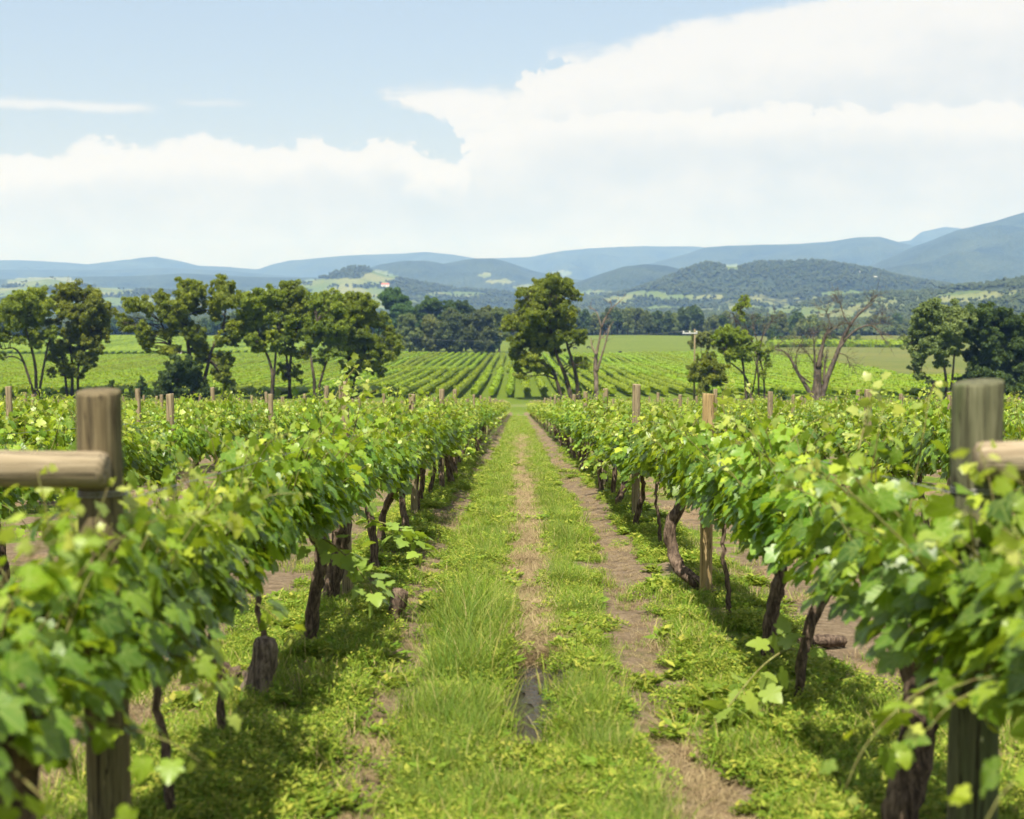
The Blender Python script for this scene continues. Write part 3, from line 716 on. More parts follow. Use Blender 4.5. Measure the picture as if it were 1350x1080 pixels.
SPECIAL = {   # (row, index): (trunk shape, flip, canopy width scale, canopy height scale)
 (-1, 0): ('thick', 0, 0.95, 0.96), (-1, 1): ('slim', 0, 0.85, 0.96), (-1, 2): ('slim', 0, 0.60, 0.93), (-1, 3): ('slim', 0, 0.85, 1.0), (-1, 4): ('fork', 0, 1.0, 1.02), (-1, 5): ('thick', 0, 0.95, 1.0),
 (1, 0): ('thick', 0, 1.1, 1.0), (1, 1): ('thick', 0, 1.05, 1.0), (1, 2): ('lean', 0, 1.0, 1.0), (1, 3): ('fork', 0, 1.0, 1.0), (1, 4): ('slim', 0, 0.95, 1.0), (1, 5): ('bend', 0, 0.9, 1.0), (1, 6): ('slim', 0, 0.95, 1.0)}
NEAR_LABEL = {
 (-1, 0): 'big dark blurred grapevine in the bottom left corner before the wooden end post',
 (-1, 1): 'leafy grapevine on a slim stem just behind the left end post and rail',
 (-1, 2): 'narrow young grapevine on a thin stem between left end post and cut stump',
 (-1, 3): 'grapevine whose thin cane rises out of the thick cut grey stump on the left',
 (-1, 4): 'grapevine on a forked dark trunk just beyond the cut stump on the left',
 (-1, 5): 'grapevine on a thick dark trunk just before the second post of the left row',
 (1, 0): 'blurred pale leafy grapevine in front of the mossy right end post',
 (1, 1): 'grapevine on a tall dark trunk beside the foot of the mossy right end post',
 (1, 2): 'grapevine on a slender leaning trunk, second behind the mossy right end post',
 (1, 3): 'grapevine on a forked trunk between the leaning one and the bent one on the right',
 (1, 4): 'grapevine on a thin stem between the forked trunk and the bent reddish one',
 (1, 5): 'grapevine on a bent reddish trunk curving to the foot of the yellowish post',
 (1, 6): 'grapevine with several thin stems just beyond the yellowish post on the right'}
OWN = {}
for n, (d_, k, i, x_) in enumerate(near):
    z_ = float(H(x_, d_)); sl_ = float((zprof(d_ + 0.5) - zprof(d_ - 0.5)))
    spc = SPECIAL.get((k, i))
    flip = rnd.random() < 0.5 and not spc
    root = empty('grapevine', (x_, d_, z_), (math.atan(sl_), 0, math.pi if flip else 0))
    if (k, i) in NEAR_LABEL: lab = NEAR_LABEL[(k, i)]
    elif abs(k) == 1 and i < 12: lab = 'green grapevine, %s from the front in %s' % (ORD[i], row_name(k))
    elif abs(k) <= 12 and d_ < 67: lab = 'green grapevine standing in %s' % row_name(k)
    else: lab = 'green grapevine in a far side row of the vineyard'
    tag(root, lab, 'grapevine', 'grapevines in ' + row_name(k))
    OWN[(k, i)] = root
    fo, sh = CAN_DROOP[i % 3] if (k == -1 and i < 2) or (k == 1 and i < 1) else CAN[(0, 3, 6)[i % 3]] if spc else CAN[rnd.randrange(len(CAN))]
    ws, hs = (spc[2], spc[3]) if spc else (rnd.uniform(0.72, 1.18), rnd.uniform(0.88, 1.10))
    tm = TR_C[spc[0]] if spc else TR[rnd.randrange(len(TR))]
    t_ = link('trunk', tm, root); f_ = link('foliage', fo, root); s_ = link('shoots', sh, root)
    for q in (f_, s_): q.scale = (ws, 1.0, hs)
    if spc and k == 1 and i in (1, 2, 3, 4): t_.scale = (1, 1, 1)
    if (k, i) == (-1, 3):        # the sawn stump the cane grows from
        g = np.random.default_rng(5); mb = MB()
        c = spline([(-0.05, 0, -0.15), (-0.04, 0, 0.05), (0.0, 0.0, 0.20), (0.01, 0, 0.33)], 12)
        V, Fc = tube(c, np.array([.12, .11, .10, .09, .083, .078, .074, .072, .072, .072, .070, .058]), 12, 0.14, g); mb.add(V, Fc)
        o_ = link('stump', mb.mesh('stump', M['stump_bark']), root); o_['label'] = 'short thick sawn-off grey stump'
# low shoot reaching into the path on the right, and trailing on the left
def low_shoot(pts, seed, label, owner=None, yv=0.0):
    g = np.random.default_rng(seed); c = spline(pts, 16); pos, tip, nor, size, var = [], [], [], [], []
    for i in range(2, 16):
        for q in range(2):
            off = g.normal(0, 0.05, 3); pos.append(c[i] + off); tip.append(off + [0, 0, -0.03]); nor.append(np.array([0, 0, 1]) + g.normal(0, 0.35, 3))
            size.append((0.075 + 0.05 * g.random()) * (0.55 if yv else 1)); var.append(np.clip(g.normal(0.4, 0.15), 0, 1))
    V, Fc = place_leaves(LEAF_HI, *map(np.array, (pos, tip, nor, size)))
    me = mk_mesh('leaves', V, Fc, {'var': np.repeat(var, len(LEAF_HI[0])), 'young': np.zeros(len(V))}, True, [M['vine_leaf']])
    mb = MB(); mb.add(*tube(c, np.linspace(0.007, 0.003, 16), 5))
    for at in [me.attributes['young']]: at.data.foreach_set('value', np.full(len(V), yv, np.float32))
    r_ = OWN[owner]; inv = mathutils.Matrix.LocRotScale(r_.location, r_.rotation_euler, None).inverted()
    for q in (link('stem', mb.mesh('stem', M['cane']), r_), link('leaves', me, r_)): q.matrix_parent_inverse = inv
    [c_ for c_ in (q,)][0]['label'] = label
def G(x, d, h=0.0): return (x, d, float(H(x, d)) + h)
low_shoot([G(1.50, 7.6, 0.35), G(1.42, 7.5, 0.36), G(1.28, 7.4, 0.30), G(1.10, 7.2, 0.20), G(0.98, 7.1, 0.12)], 3, 'low leafy cane trailing towards the path', (1, 2))
low_shoot([G(-1.2, 11.3, 0.72), G(-1.0, 11.2, 0.70), G(-0.85, 11.1, 0.66), G(-0.72, 11.0, 0.56)], 4, 'leafy cane sticking out above the path edge', (-1, 5))
low_shoot([G(-1.38, 9.4, 0.8), G(-1.2, 9.2, 0.74), G(-1.02, 9.1, 0.60), G(-0.9, 9.0, 0.42)], 8, 'drooping dark leafy cane', (-1, 4))
def up_shoot(pxs, d, seed, owner, yv=0.3):
    low_shoot([tuple(P(a, b, d + 0.05 * q)) for q, (a, b) in enumerate(pxs)], seed, 'upright pale young shoot', owner, yv)
up_shoot([(448, 560), (452, 525), (458, 500), (470, 482)], 11.4, 31, (-1, 5), 0.5)
up_shoot([(440, 570), (436, 540), (446, 515), (452, 498)], 11.5, 32, (-1, 5), 0.2)
up_shoot([(950, 590), (958, 560), (952, 530), (958, 508)], 10.5, 35, (1, 3), 0.5)
up_shoot([(1130, 600), (1140, 560), (1146, 530), (1150, 512)], 7.2, 36, (1, 2), 0.6)

# the many small vines farther down the slope
g = np.random.default_rng(9)
far_meshes = []
for i in range(6):
    fo, sh = CAN_LO[i]; far_meshes.append(fo)
vc = variant_collection('far_vine', far_meshes)
pts = np.array([(v[3], v[0], float(H(v[3], v[0]))) for v in rest]); n = len(pts)
rot = np.zeros((n, 3)); rot[:, 2] = np.where(g.random(n) < 0.5, 0, math.pi) + g.normal(0, 0.03, n)
rot[:, 0] = -0.067
sc_ = np.column_stack([g.uniform(0.9, 1.15, n), np.full(n, 1.05), g.uniform(0.92, 1.08, n)])
rot[:, 0] = np.where(np.abs(rot[:, 2]) > 2, 0.067, -0.067)
scatter('distant_grapevines', vc, pts, rot, sc_, g.integers(0, 6, n), 'far rows of small green grapevines running down the slope', 'grapevines')

# posts
def post_mesh(seed, h, r, mat, sides=14, bevel=0.012, split=0.0):
    g = np.random.default_rng(seed)
    zs = np.concatenate([[-0.5, 0.0], np.linspace(0.2, h - bevel - 0.05, 9), [h - bevel, h - bevel * 0.3, h]])
    th = np.arange(sides) * 2 * np.pi / sides
    prof = 1 + 0.035 * np.sin(th * 2 + g.random() * 6) + 0.02 * np.sin(th * 3 + g.random() * 6)
    rad = np.ones(len(zs)) * r; rad[:2] *= 1.03; rad[-2] = r * 0.985; rad[-1] = r * 0.93
    bx = 0.008 * np.sin(zs * 1.7 + g.random() * 6); by = 0.008 * np.sin(zs * 1.3 + g.random() * 6)
    V = np.stack([bx[:, None] + rad[:, None] * np.cos(th) * prof, by[:, None] + rad[:, None] * np.sin(th) * prof, zs[:, None] + 0 * th], -1)
    V += g.normal(0, r * 0.012, V.shape) * [1, 1, 0]
    V[-3:, :, 2] += (np.cos(th + g.random() * 6) * r * 0.10)[None]
    V = V.reshape(-1, 3); n = len(zs); i = np.arange(n - 1)[:, None] * sides; j = np.arange(sides)[None]; j2 = (j + 1) % sides
    Q = np.stack([i + j, i + j2, i + sides + j2, i + sides + j], -1).reshape(-1, 4)
    ctr = V[-sides:].mean(0) + [0, 0, 0.002]; V = np.vstack([V, ctr]); c0 = len(V) - 1
    T_ = np.array([[c0, (n - 1) * sides + k, (n - 1) * sides + (k + 1) % sides] for k in range(sides)])
    return mk_mesh('vineyard_post', V, [Q, T_], None, True, [mat])
POSTS = [post_mesh(800 + i, 1.78 + 0.03 * (i % 3), 0.046 + 0.004 * (i % 3), M['post_wood']) for i in range(5)]
STEEL = post_mesh(850, 1.70, 0.022, M['post_wood'], 8)
def shade_autosmooth(o): pass
pl = []
for k in ROWS:
    off = {-1: 0, 1: 0, -2: -0.8, -3: 1.6, 2: -0.55, 3: -1.3}.get(k, rnd.uniform(-2, 2))
    for j in range(0 if abs(k) > 1 else 1, 27):
        d_ = 4.85 + 7.1 * j + off
        if abs(k) == 2 and j == 0: continue
        if d_ > 186: break
        x_ = row_x(k)
        if in_view(x_ + 0.004 * d_, d_, 0.5): pl.append((d_, k, j, x_))
pl.sort()
for n, (d_, k, j, x_) in enumerate(pl[:300]):
    me = POSTS[rnd.randrange(5)]
    if k == 1 and j == 1: me = post_mesh(881, 1.80, 0.052, M['post_warm'], 18)
    o = link('vineyard_post', me, None, (x_ + rnd.gauss(0, 0.02), d_, float(H(x_, d_))))
    o.rotation_euler = (rnd.gauss(0, 0.018), rnd.gauss(0, 0.018), rnd.random() * 6)
    o.scale = (1, 1, rnd.uniform(0.95, 1.03) if j else 1)
    if k == 1 and j == 1: o.rotation_euler = (0, 0.004, 0.5); lab = 'round yellowish wooden post standing by the bent reddish vine trunk'
    elif k == -1 and j == 1: lab = 'wooden post whose top is wrapped in white-green leaves, in the left row'
    elif k == -2 and j == 2: lab = 'grey weathered post rising right of the left end post, one row back'
    elif j <= 11 and abs(k) <= 6: lab = 'grey trellis post, %s from the front in %s' % (ORD[j], row_name(k))
    else: lab = 'small far wooden trellis post poking out of %s' % (row_name(k) if abs(k) <= 12 else 'a far side row')
    tag(o, lab, 'post', 'trellis posts in the vineyard rows')
if len(pl) > 300:
    mb = MB()
    for d_, k, j, x_ in pl[300:]:
        V, Fc = tube(np.array([G(x_, d_, -0.1), G(x_, d_, 1.0), G(x_, d_, 1.78 + rnd.gauss(0, 0.05))]), 0.05, 6); mb.add(V, Fc)
    tag(link('distant_posts', mb.mesh('distant_posts', M['post_wood'])), 'tiny wooden posts in the farthest rows of the vineyard', 'posts', kind='stuff')
# end posts with their rails
def end_post(x, d, ytop, r, mat, rail_to, yrail, rr, seed, label, rail_label):
    gz = G(x, d)[2]; h = P(0, ytop, d)[2] - gz; zrail = P(0, yrail, d)[2] - gz; root = empty('end_post', G(x, d)); tag(root, label, 'post', 'end posts of the two rows beside the path')
    link('post', post_mesh(seed, h, r, mat, 28, 0.01), root)
    g = np.random.default_rng(seed + 1); s = 1 if rail_to > 0 else -1; n = 14
    L = abs(rail_to); a0 = -s * 0.02
    zs = np.linspace(0, 1, n); c = np.column_stack([a0 + s * zs * (L + 0.02), -r * 0.75 - rr * 0.55 + 0 * zs, zrail + 0.012 * np.sin(zs * 3)])
    rad = np.full(n, rr) * (1 + 0.03 * g.normal(0, 1, n)); 
    c = np.vstack([c[0] + [-s * 0.028, 0, 0], c[0] + [-s * 0.02, 0, 0], c]); rad = np.concatenate([[rr * 0.72, rr * 0.93], rad])
    mb = MB(); V, Fc = tube(c, rad, 20, 0.015, g); mb.add(V, Fc)
    for hz_ in (0.95, 1.40):
        tw = MB(); th = np.linspace(0, 4 * np.pi, 50); rr3 = r * 1.05 + 0.002
        tw.add(*tube(np.column_stack([rr3 * np.cos(th), rr3 * np.sin(th), hz_ + 0.006 * th / np.pi]), 0.0022, 5)); link('wire_tie', tw.mesh('wire_tie', M['wire']), root)
    o = link('brace_rail', mb.mesh('brace_rail', M['rail_wood']), root); o['label'] = rail_label
    return root
end_post(ROWL, 4.85, 516, 0.078, M['post_brown'], -2.9, 615, 0.062, 901, 'thick brown cracked end post with a round rail running left', 'pale round horizontal rail')
end_post(ROWR, 4.85, 503, 0.088, M['post_moss'], 2.9, 602, 0.062, 905, 'thick mossy grey-green end post with a pale rail running right', 'pale blurred round rail')
for x_, lab in ((ROWL - SP, 'end post carrying the far end of the left rail, outside the picture'), (ROWR + SP, 'end post carrying the far end of the right rail, outside the picture')):
    o = link('vineyard_post', post_mesh(911, 1.8, 0.08, M['post_warm'], 20), None, G(x_, 4.85)); tag(o, lab, 'post', 'end posts of the second rows')
# wires
for k in (-1, 1, -2, 2):
    for hz, nm in ((0.95, 'lower'), (1.42, 'upper')):
        dw = np.arange(4.85, 96, 3.55); x_ = row_x(k)
        mb = MB(); V, Fc = tube(np.array([(x_ + 0.05, q, float(zprof(q)) + hz) for q in dw]), 0.0022, 5); mb.add(V, Fc)
        tag(link('trellis_wire', mb.mesh('trellis_wire', M['wire'])), '%s thin steel wire strung along %s' % (nm, row_name(k)), 'wire', 'trellis wires')
# old wood lying about
def log(name, a, b, r, seed, label, cat):
    g = np.random.default_rng(seed); mb = MB(); a, b = np.array(a), np.array(b); m_ = (a + b) / 2 + g.normal(0, 0.03, 3)
    c = spline([a, m_, b], 14); rad = r * (1 + 0.25 * g.normal(0, 1, 14).cumsum() / 3); mb.add(*tube(c, np.clip(rad, r * .6, r * 1.5), 10, 0.2, g))
    tag(link(name, mb.mesh(name, M['vine_bark'])), label, cat)
log('log', G(-1.52, 8.25, 0.06), G(-1.80, 8.35, 0.10), 0.06, 21, 'dark dead log lying beside the grey sawn stump on the left', 'log')
log('stump', G(-0.94, 10.9, -0.05), G(-0.91, 10.95, 0.24), 0.045, 22, 'small dark stump sticking up at the left edge of the path', 'stump')
log('log', G(1.75, 9.6, 0.05), G(2.3, 9.9, 0.05), 0.045, 23, 'old brown vine wood lying under the right row', 'log')
# puddle
g = np.random.default_rng(3)
m, t, out = material('puddle_water')
nw = t.noise(t.mapping(t.obj(), (1, 1, 1)), 14, 4, 0.6)
principled(t, out, (0.022, 0.017, 0.012), 0.03, t.bump(nw, 0.8, 0.05), 0.8)
yy = np.linspace(7.7, 9.9, 60); cxx = 0.095 + 0.035 * np.sin(yy * 2.6) + 0.03 * (fbm(yy * 2.2, yy * 0, 3, 171) - 0.5)
ww_ = 0.17 * np.clip(fbm(yy * 1.9, yy * 0 + 3, 4, 173) - 0.12, 0.05, 1) * np.sin(np.pi * np.clip((yy - 7.68) / 2.24, 0, 1)) ** 0.4 * 1.45 * (0.3 + 0.7 * (np.sin(yy * 7.5) > -0.5))
V = np.concatenate([np.column_stack([cxx - ww_, yy, zprof(yy) - 0.066]), np.column_stack([cxx + ww_ * (0.7 + 0.6 * fbm(yy * 3, yy * 0, 2, 175)), yy, zprof(yy) - 0.066])])
mb = MB(); mb.add(V, np.array([[i, i + 60, i + 61, i + 1] for i in range(59)]))
tag(link('puddle_water', mb.mesh('puddle_water', m)), 'narrow dark puddle in the wheel rut of the path', 'puddle', kind='structure')

# ------------------------------------------------------------------ grass and weeds
def blades(seed, n, h, spread, wdt, bend, mat, name, heads=0, hv=0.35):
    """a tuft of tapering blades"""
    g = np.random.default_rng(seed); a = g.random(n) * 2 * np.pi; r = spread * np.sqrt(g.random(n))
    b0 = np.column_stack([r * np.cos(a), r * np.sin(a), np.full(n, -0.02)])
    hh = h * (1 - hv + 2 * hv * g.random(n)); dirn = g.random(n) * 2 * np.pi; ben = bend * (0.3 + g.random(n))
    dv = np.column_stack([np.cos(dirn), np.sin(dirn), np.zeros(n)]); sd = np.column_stack([-np.sin(dirn), np.cos(dirn), np.zeros(n)])
    V = []; lv = [0, 0.4, 0.75, 1.0]; ww = [1, 0.9, 0.6, 0.0]
    for f, ww_ in zip(lv, ww):
        c = b0 + dv * (ben * hh * f ** 2)[:, None]; c[:, 2] += hh * f * (1 - 0.25 * ben * f)
        if ww_ > 0: V += [c - sd * wdt * ww_ / 2, c + sd * wdt * ww_ / 2]
        else: V += [c]
    V = np.stack(V, 1); o = (np.arange(n) * 7)[:, None]
    Q = np.concatenate([o + np.array([0, 1, 3, 2]), o + np.array([2, 3, 5, 4])]); T_ = o + np.array([4, 5, 6])
    var = np.repeat(np.clip(g.normal(0.5, 0.27, n), 0, 1), 7)
    V = V.reshape(-1, 3); yng = np.zeros(len(V))
    if heads:
        hs_ = []
        for i in range(heads):
            tp = V[i * 7 + 6]; hs_.append(tube(np.array([tp, tp + [0, 0, 0.025], tp + [0.004, 0, 0.055]]), [0.003, 0.005, 0.002], 4))
        Fs = [Q, T_]
        Vs, va = [V], [var]; nn = len(V)
        for v_, f_ in hs_:
            Vs.append(v_); Fs += [f_[0] + nn, f_[1] + nn]; va.append(np.full(len(v_), 0.98)); nn += len(v_)
        V = np.vstack(Vs); var = np.concatenate(va)
        quads = np.concatenate([f for f in Fs if f.shape[1] == 4]); tris = np.concatenate([f for f in Fs if f.shape[1] == 3])
        return mk_mesh(name, V, [quads, tris], {'var': var, 'young': np.zeros(len(V))}, True, [mat])
    return mk_mesh(name, V, [Q, T_], {'var': var, 'young': yng}, True, [mat])
def weed(seed, n, h, spread, ls, mat, name, flowers=0):
    """low plant of small leaves on many stems"""
    g = np.random.default_rng(seed); pos, tip, nor, size, var = [], [], [], [], []
    for i in range(n):
        a = g.random() * 6.283; r = spread * math.sqrt(g.random()); top = h * (0.4 + 0.6 * g.random()) * (1 - 0.4 * r / spread)
        for q in range(5):
            f = (q + 1) / 5; b = a + q * 2.4
            pos.append([r * math.cos(a), r * math.sin(a), top * f]); tip.append([math.cos(b), math.sin(b), 0.45 + 0.3 * g.normal()])
            nor.append(np.array([0, 0, 1.0]) + g.normal(0, 0.35, 3)); size.append(ls * (1.15 - 0.5 * f) * (0.7 + 0.6 * g.random())); var.append(np.clip(0.25 + 0.5 * f + g.normal(0, 0.15), 0, 0.9 if g.random() > flowers else 1))
    pos, tip, nor, size, var = map(np.array, (pos, tip, nor, size, var))
    lp = (np.array([(0, 0, 0), (0.24, 0.4, 0.03), (0, 1.0, -0.08), (-0.24, 0.4, 0.03)], float), np.array([[0, 1, 2, 3]]))
    V, Fc = place_leaves(lp, pos, tip, nor, size)
    return mk_mesh(name, V, Fc, {'var': np.repeat(var, 4), 'young': np.zeros(len(V))}, False, [mat])
cg = variant_collection('grass_tuft', [blades(10 + i, 40, 0.075 + 0.022 * i, 0.10, 0.0042, 0.8, M['grass'], 'gt%d' % i) for i in range(4)])
cb = variant_collection('tall_grass', [blades(30 + i, 44, 0.14 + 0.05 * i, 0.11, 0.0034, 0.7, M['blue_grass'] if i % 2 else M['grass'], 'tg%d' % i, heads=0) for i in range(4)])
cw_ = variant_collection('weed', [weed(50 + i, 40, 0.09 + 0.02 * i, 0.12, 0.026 + 0.003 * i, M['weed'], 'wd%d' % i, 0.12) for i in range(4)]
                         + [weed(60 + i, 14, 0.10, 0.08, 0.075, M['weed'], 'wb%d' % i) for i in range(2)])
cs_ = variant_collection('straw', [blades(70 + i, 40, 0.07 + 0.02 * i, 0.10, 0.004, 1.8, M['straw'], 'st%d' % i) for i in range(3)])
SPEC = []
def gen_points(n, d0, d1, xfun, power=1.0, seed=0):
    g = np.random.default_rng(seed)
    # density falls with distance: sample log-uniformly-ish
    u = g.random(n); d = (d0 ** (1 - power) + u * (d1 ** (1 - power) - d0 ** (1 - power))) ** (1 / (1 - power)) if power != 1 else d0 * (d1 / d0) ** u
    x = xfun(g, d, n)
    return x, d, g
def add_scatter(name, coll, nvar, x, d, g, scl, label, cat):
    n = len(x); z = H(x, d)
    rot = np.column_stack([g.normal(0, 0.08, n), g.normal(0, 0.08, n), g.random(n) * 6.283])
    s = scl * g.uniform(0.7, 1.3, n); s *= 0.55 + 0.9 * fbm(x / 0.4, d / 0.5, 2, 151); s3 = np.column_stack([s * (1 + d / 60), s * (1 + d / 60), s])
    scatter(name, coll, np.column_stack([x, d, z]), rot, s3, g.integers(0, nvar, n), label, cat)
def soil_at(x, d):
    wander = (fbm(d / 6, d * 0, 3, 21) - 0.5) * 0.35
    s = np.exp(-((x - cR(d) - wander * 0.4) / (0.26 + 0.14 * fbm(x / 0.3, d / 0.6, 3, 161))) ** 6) * (0.93 + 0.07 * (fbm(x / 0.3, d / 0.5, 2, 163) < 0.6))
    s = np.maximum(s, 0.97 * np.exp(-((x - cL(d) - wander * 0.4) / 0.26) ** 6) * sstep(fbm(x / 1.1, d / 2.2, 4, 33), 0.24, 0.38))
    hw = 0.10 + 0.04 * (d < 10.2) + 0.20 * fbm(x / 0.25, d / 0.5, 3, 165) + 0.10 * sstep(d, 11, 15) - 0.12 * sstep(d, 28, 45)
    s = np.maximum(s, (0.88 + 0.12 * ((d < 10.6) | (fbm(x / 0.3, d / 0.6, 2, 167) < 0.5))) * np.exp(-((x - 0.10 - wander * 0.3) / hw) ** 4) * (d > 6.9) * (1 - 0.6 * sstep(d, 45, 80)))
    away = sstep(np.abs(x - 0.07), 1.75, 2.1)
    s = np.maximum(s, 0.97 * away * sstep(fbm(x / 0.9, d / 1.6, 4, 37), 0.40, 0.58))
    return s
def cR(d): return 0.86 + 0.26 * sstep(d, 7, 18)
def cL(d): return -(0.70 + 0.28 * sstep(d, 7, 18))
def keep(x, d, g, s): return g.random(len(x)) > s
# soft short grass over the path and beyond the rows
x, d, g = gen_points(16000, 5.2, 60, lambda g, d, n: g.uniform(-1, 1, n) * np.minimum(0.42 * d + 0.5, 2.2 + g.random(n) * 14), 1.6, 1)
k_ = keep(x, d, g, np.maximum(soil_at(x, d), 0.30 + 0.6 * (fbm(x / 0.8, d / 1.2, 3, 141) > 0.52))); x, d = x[k_], d[k_]; add_scatter('grass', cg, 4, x, d, g, 0.85, 'soft green grass covering the path and the ground between the rows', 'grass')
x, d, g = gen_points(7500, 5.2, 180, lambda g, d, n: g.uniform(-1.15, 1.3, n), 1.15, 2)
k_ = keep(x, d, g, np.maximum(soil_at(x, d), 0.75 * (fbm(x / 0.5, d / 1.5, 3, 143) > 0.55))); x, d = x[k_], d[k_]; add_scatter('grass', cg, 4, x, d, g, 0.9, 'green grass growing along the strip of path between the two nearest rows', 'grass')
# tall seeding grass: strip left of the puddle, right of it, and the foreground
def tall_x(g, d, n):
    a = g.normal(-0.34, 0.13, n); b = g.normal(0.47, 0.11, n); c = g.uniform(-0.48, 0.60, n)
    r = g.random(n); return np.where((d < 7.4), c, np.where(r < 0.55, a, b))
x, d, g = gen_points(2500, 5.0, 45, tall_x, 1.5, 3)
k_ = (g.random(len(x)) > soil_at(x, d)) & (fbm(x / 0.35, d / 0.8, 3, 131) > 0.44); x, d = x[k_], d[k_]
add_scatter('tall_grass', cb, 4, x, d, g, 0.62 + 0.3 * ((x < 0) & (d > 7) & (d < 11.5)), 'tall seeding grass standing along both sides of the puddle', 'grass')
x, d, g = gen_points(9500, 5.2, 50, lambda g, d, n: np.where(g.random(n) < 0.5, g.normal(ROWL, 0.33, n), g.normal(ROWR, 0.30, n)), 1.5, 4)
k_ = keep(x, d, g, np.maximum(soil_at(x, d), 0.93 * sstep(fbm(x / 0.5, d / 0.8, 3, 39), 0.46, 0.55))); x, d = x[k_], d[k_]
add_scatter('weeds', cw_, 6, x, d, g, 0.85, 'yellow-green leafy weeds under the two nearest vine rows', 'weeds')
x, d, g = gen_points(3200, 5.2, 40, lambda g, d, n: g.uniform(-1.1, 1.2, n), 1.5, 5)
k_ = keep(x, d, g, soil_at(x, d)); x, d = x[k_], d[k_]
add_scatter('weeds', cw_, 6, x, d, g, 0.9, 'small leafy weeds dotted over the grassy path', 'weeds')
x, d, g = gen_points(5200, 9.5, 70, lambda g, d, n: g.normal(0.12, 0.11, n), 1.4, 6)
add_scatter('dry_grass', cs_, 3, x, d, g, 0.8, 'dry brown flattened grass in the middle rut of the path', 'grass')
x, d, g = gen_points(1800, 5.2, 40, lambda g, d, n: np.where(g.random(n) < 0.5, cR(d), cL(d)) + g.normal(0, 0.16, n), 1.4, 18)
add_scatter('dry_grass', cs_, 3, x, d, g, 0.35, 'dead stalks and clippings lying on the bare wheel ruts', 'grass')
x, d, g = gen_points(3500, 5.2, 35, lambda g, d, n: g.uniform(-1, 1, n) * np.minimum(0.4 * d, 5), 1.5, 8)
k_ = fbm(x / 0.6 + 7, d / 0.9, 4, 45) > 0.56; x, d = x[k_], d[k_]; add_scatter('dry_grass', cs_, 3, x, d, g, 0.7, 'pale dry straw patches under the vine rows', 'grass')

# ------------------------------------------------------------------ far vine rows (hedge-like)
def hedge(x, d0, d1, seed, h=1.75, w_=0.62, step=0.8, xfun=None):
    g = np.random.default_rng(seed); n = max(4, int((d1 - d0) / step)); d = np.linspace(d0, d1, n)
    prof = np.array([(-0.25, 0.45), (-0.75, 0.75), (-1.0, 1.15), (-0.62, 1.6), (0.0, 1.75), (0.62, 1.6), (1.0, 1.15), (0.75, 0.75), (0.25, 0.45)])
    prof = prof * [w_, h / 1.75]; m_ = len(prof)
    jx = g.normal(0, 0.07, (n, m_)); jz = g.normal(0, 0.07, (n, m_)); lump = (1 + 0.10 * np.sin(d / 0.9 * 2 + g.random() * 6) * g.random(n))[:, None]
    xs = x if xfun is None else xfun(d)
    X = xs[:, None] + prof[None, :, 0] * lump + jx if xfun is not None else x + prof[None, :, 0] * lump + jx
    z0 = H(np.full(n, x) if xfun is None else xs, d)
    Z = z0[:, None] + prof[None, :, 1] + jz
    V = np.stack([X, d[:, None] + g.normal(0, 0.12, (n, m_)), Z], -1).reshape(-1, 3)
    i = np.arange(n - 1)[:, None] * m_; j = np.arange(m_ - 1)[None]
    Q = np.stack([i + j, i + m_ + j, i + m_ + j + 1, i + j + 1], -1).reshape(-1, 4)
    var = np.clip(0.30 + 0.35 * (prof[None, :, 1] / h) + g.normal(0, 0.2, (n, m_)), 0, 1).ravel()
    # sprays of leaves breaking the outline
    k = int((d1 - d0) * 5); dd_ = g.uniform(d0, d1, k); xx = (np.interp(dd_, d, xs) if xfun is not None else x) + g.normal(0, w_ * 0.55, k)
    zz = np.interp(dd_, d, z0) + h * g.uniform(0.45, 1.12, k)
    c = np.column_stack([xx, dd_, zz]); a = g.normal(0, 1, (k, 3)); a /= np.linalg.norm(a, axis=1)[:, None]; b = np.cross(a, g.normal(0, 1, (k, 3))); b /= np.linalg.norm(b, axis=1)[:, None]
    s = g.uniform(0.12, 0.26, k)[:, None]
    LV = np.stack([c - a * s, c - b * s * .8, c + a * s, c + b * s * .8], 1).reshape(-1, 3); o = len(V)
    LQ = (np.arange(k) * 4)[:, None] + np.arange(4)[None] + o
    V = np.vstack([V, LV]); var = np.concatenate([var, np.repeat(np.clip(g.normal(0.62, 0.2, k), 0, 1), 4)])
    ends = [np.array([[q + r * 1 for q in range(m_)]]) for r in (0, (n - 1) * m_)]
    Fs = [Q, LQ] + ends
    q4 = np.concatenate([Q, LQ]); return mk_mesh('vine_row', V, [q4] + [np.concatenate(ends)], {'var': var, 'young': np.zeros(len(V))}, False, [M['hedge_row']])
def add_row(x, d0, d1, seed, label, group, **kw):
    tag(link('vine_row', hedge(x, d0, d1, seed, **kw)), label, 'vine row', group)
def seen_span(x, d0, d1):
    dmin = max(d0, (abs(x) - 6) / 0.40); return (dmin, d1) if dmin < d1 - 5 else None
sd = 2000; count = 0
def rows_block(x0, x1, sp, d0f, d1f, labf, group, **kw):
    global sd, count
    x = x0
    while x <= x1:
        s = seen_span(x, d0f(x), d1f(x))
        if s: add_row(x, s[0], s[1], sd, labf(x), group, **kw); count += 1
        sd += 1; x += sp
def lab_low(x):
    i = int(round((x - 1.55) / 3.0))
    if -9 <= i <= 9:
        side = 'left' if i < 0 else 'right'; q = abs(i) if i < 0 else i + 1
        return 'far vine row below the farm track, %s %s of the gap continuing the path' % (ORD[min(q, 12) - 1], side)
    if -60 < x < 20: return 'far vine row below the farm track, well to the left of the gap'
    return 'leafy far vine row on the wide left slope behind the gum trees' if x < 0 else 'leafy far vine row low down behind the dead trees on the right'
def lab_up(x):
    return 'thin green vine row above the farm track, left of the leaning gum tree' if x < 20 else 'thin green vine row of the far upper block right of the bare pale tree'
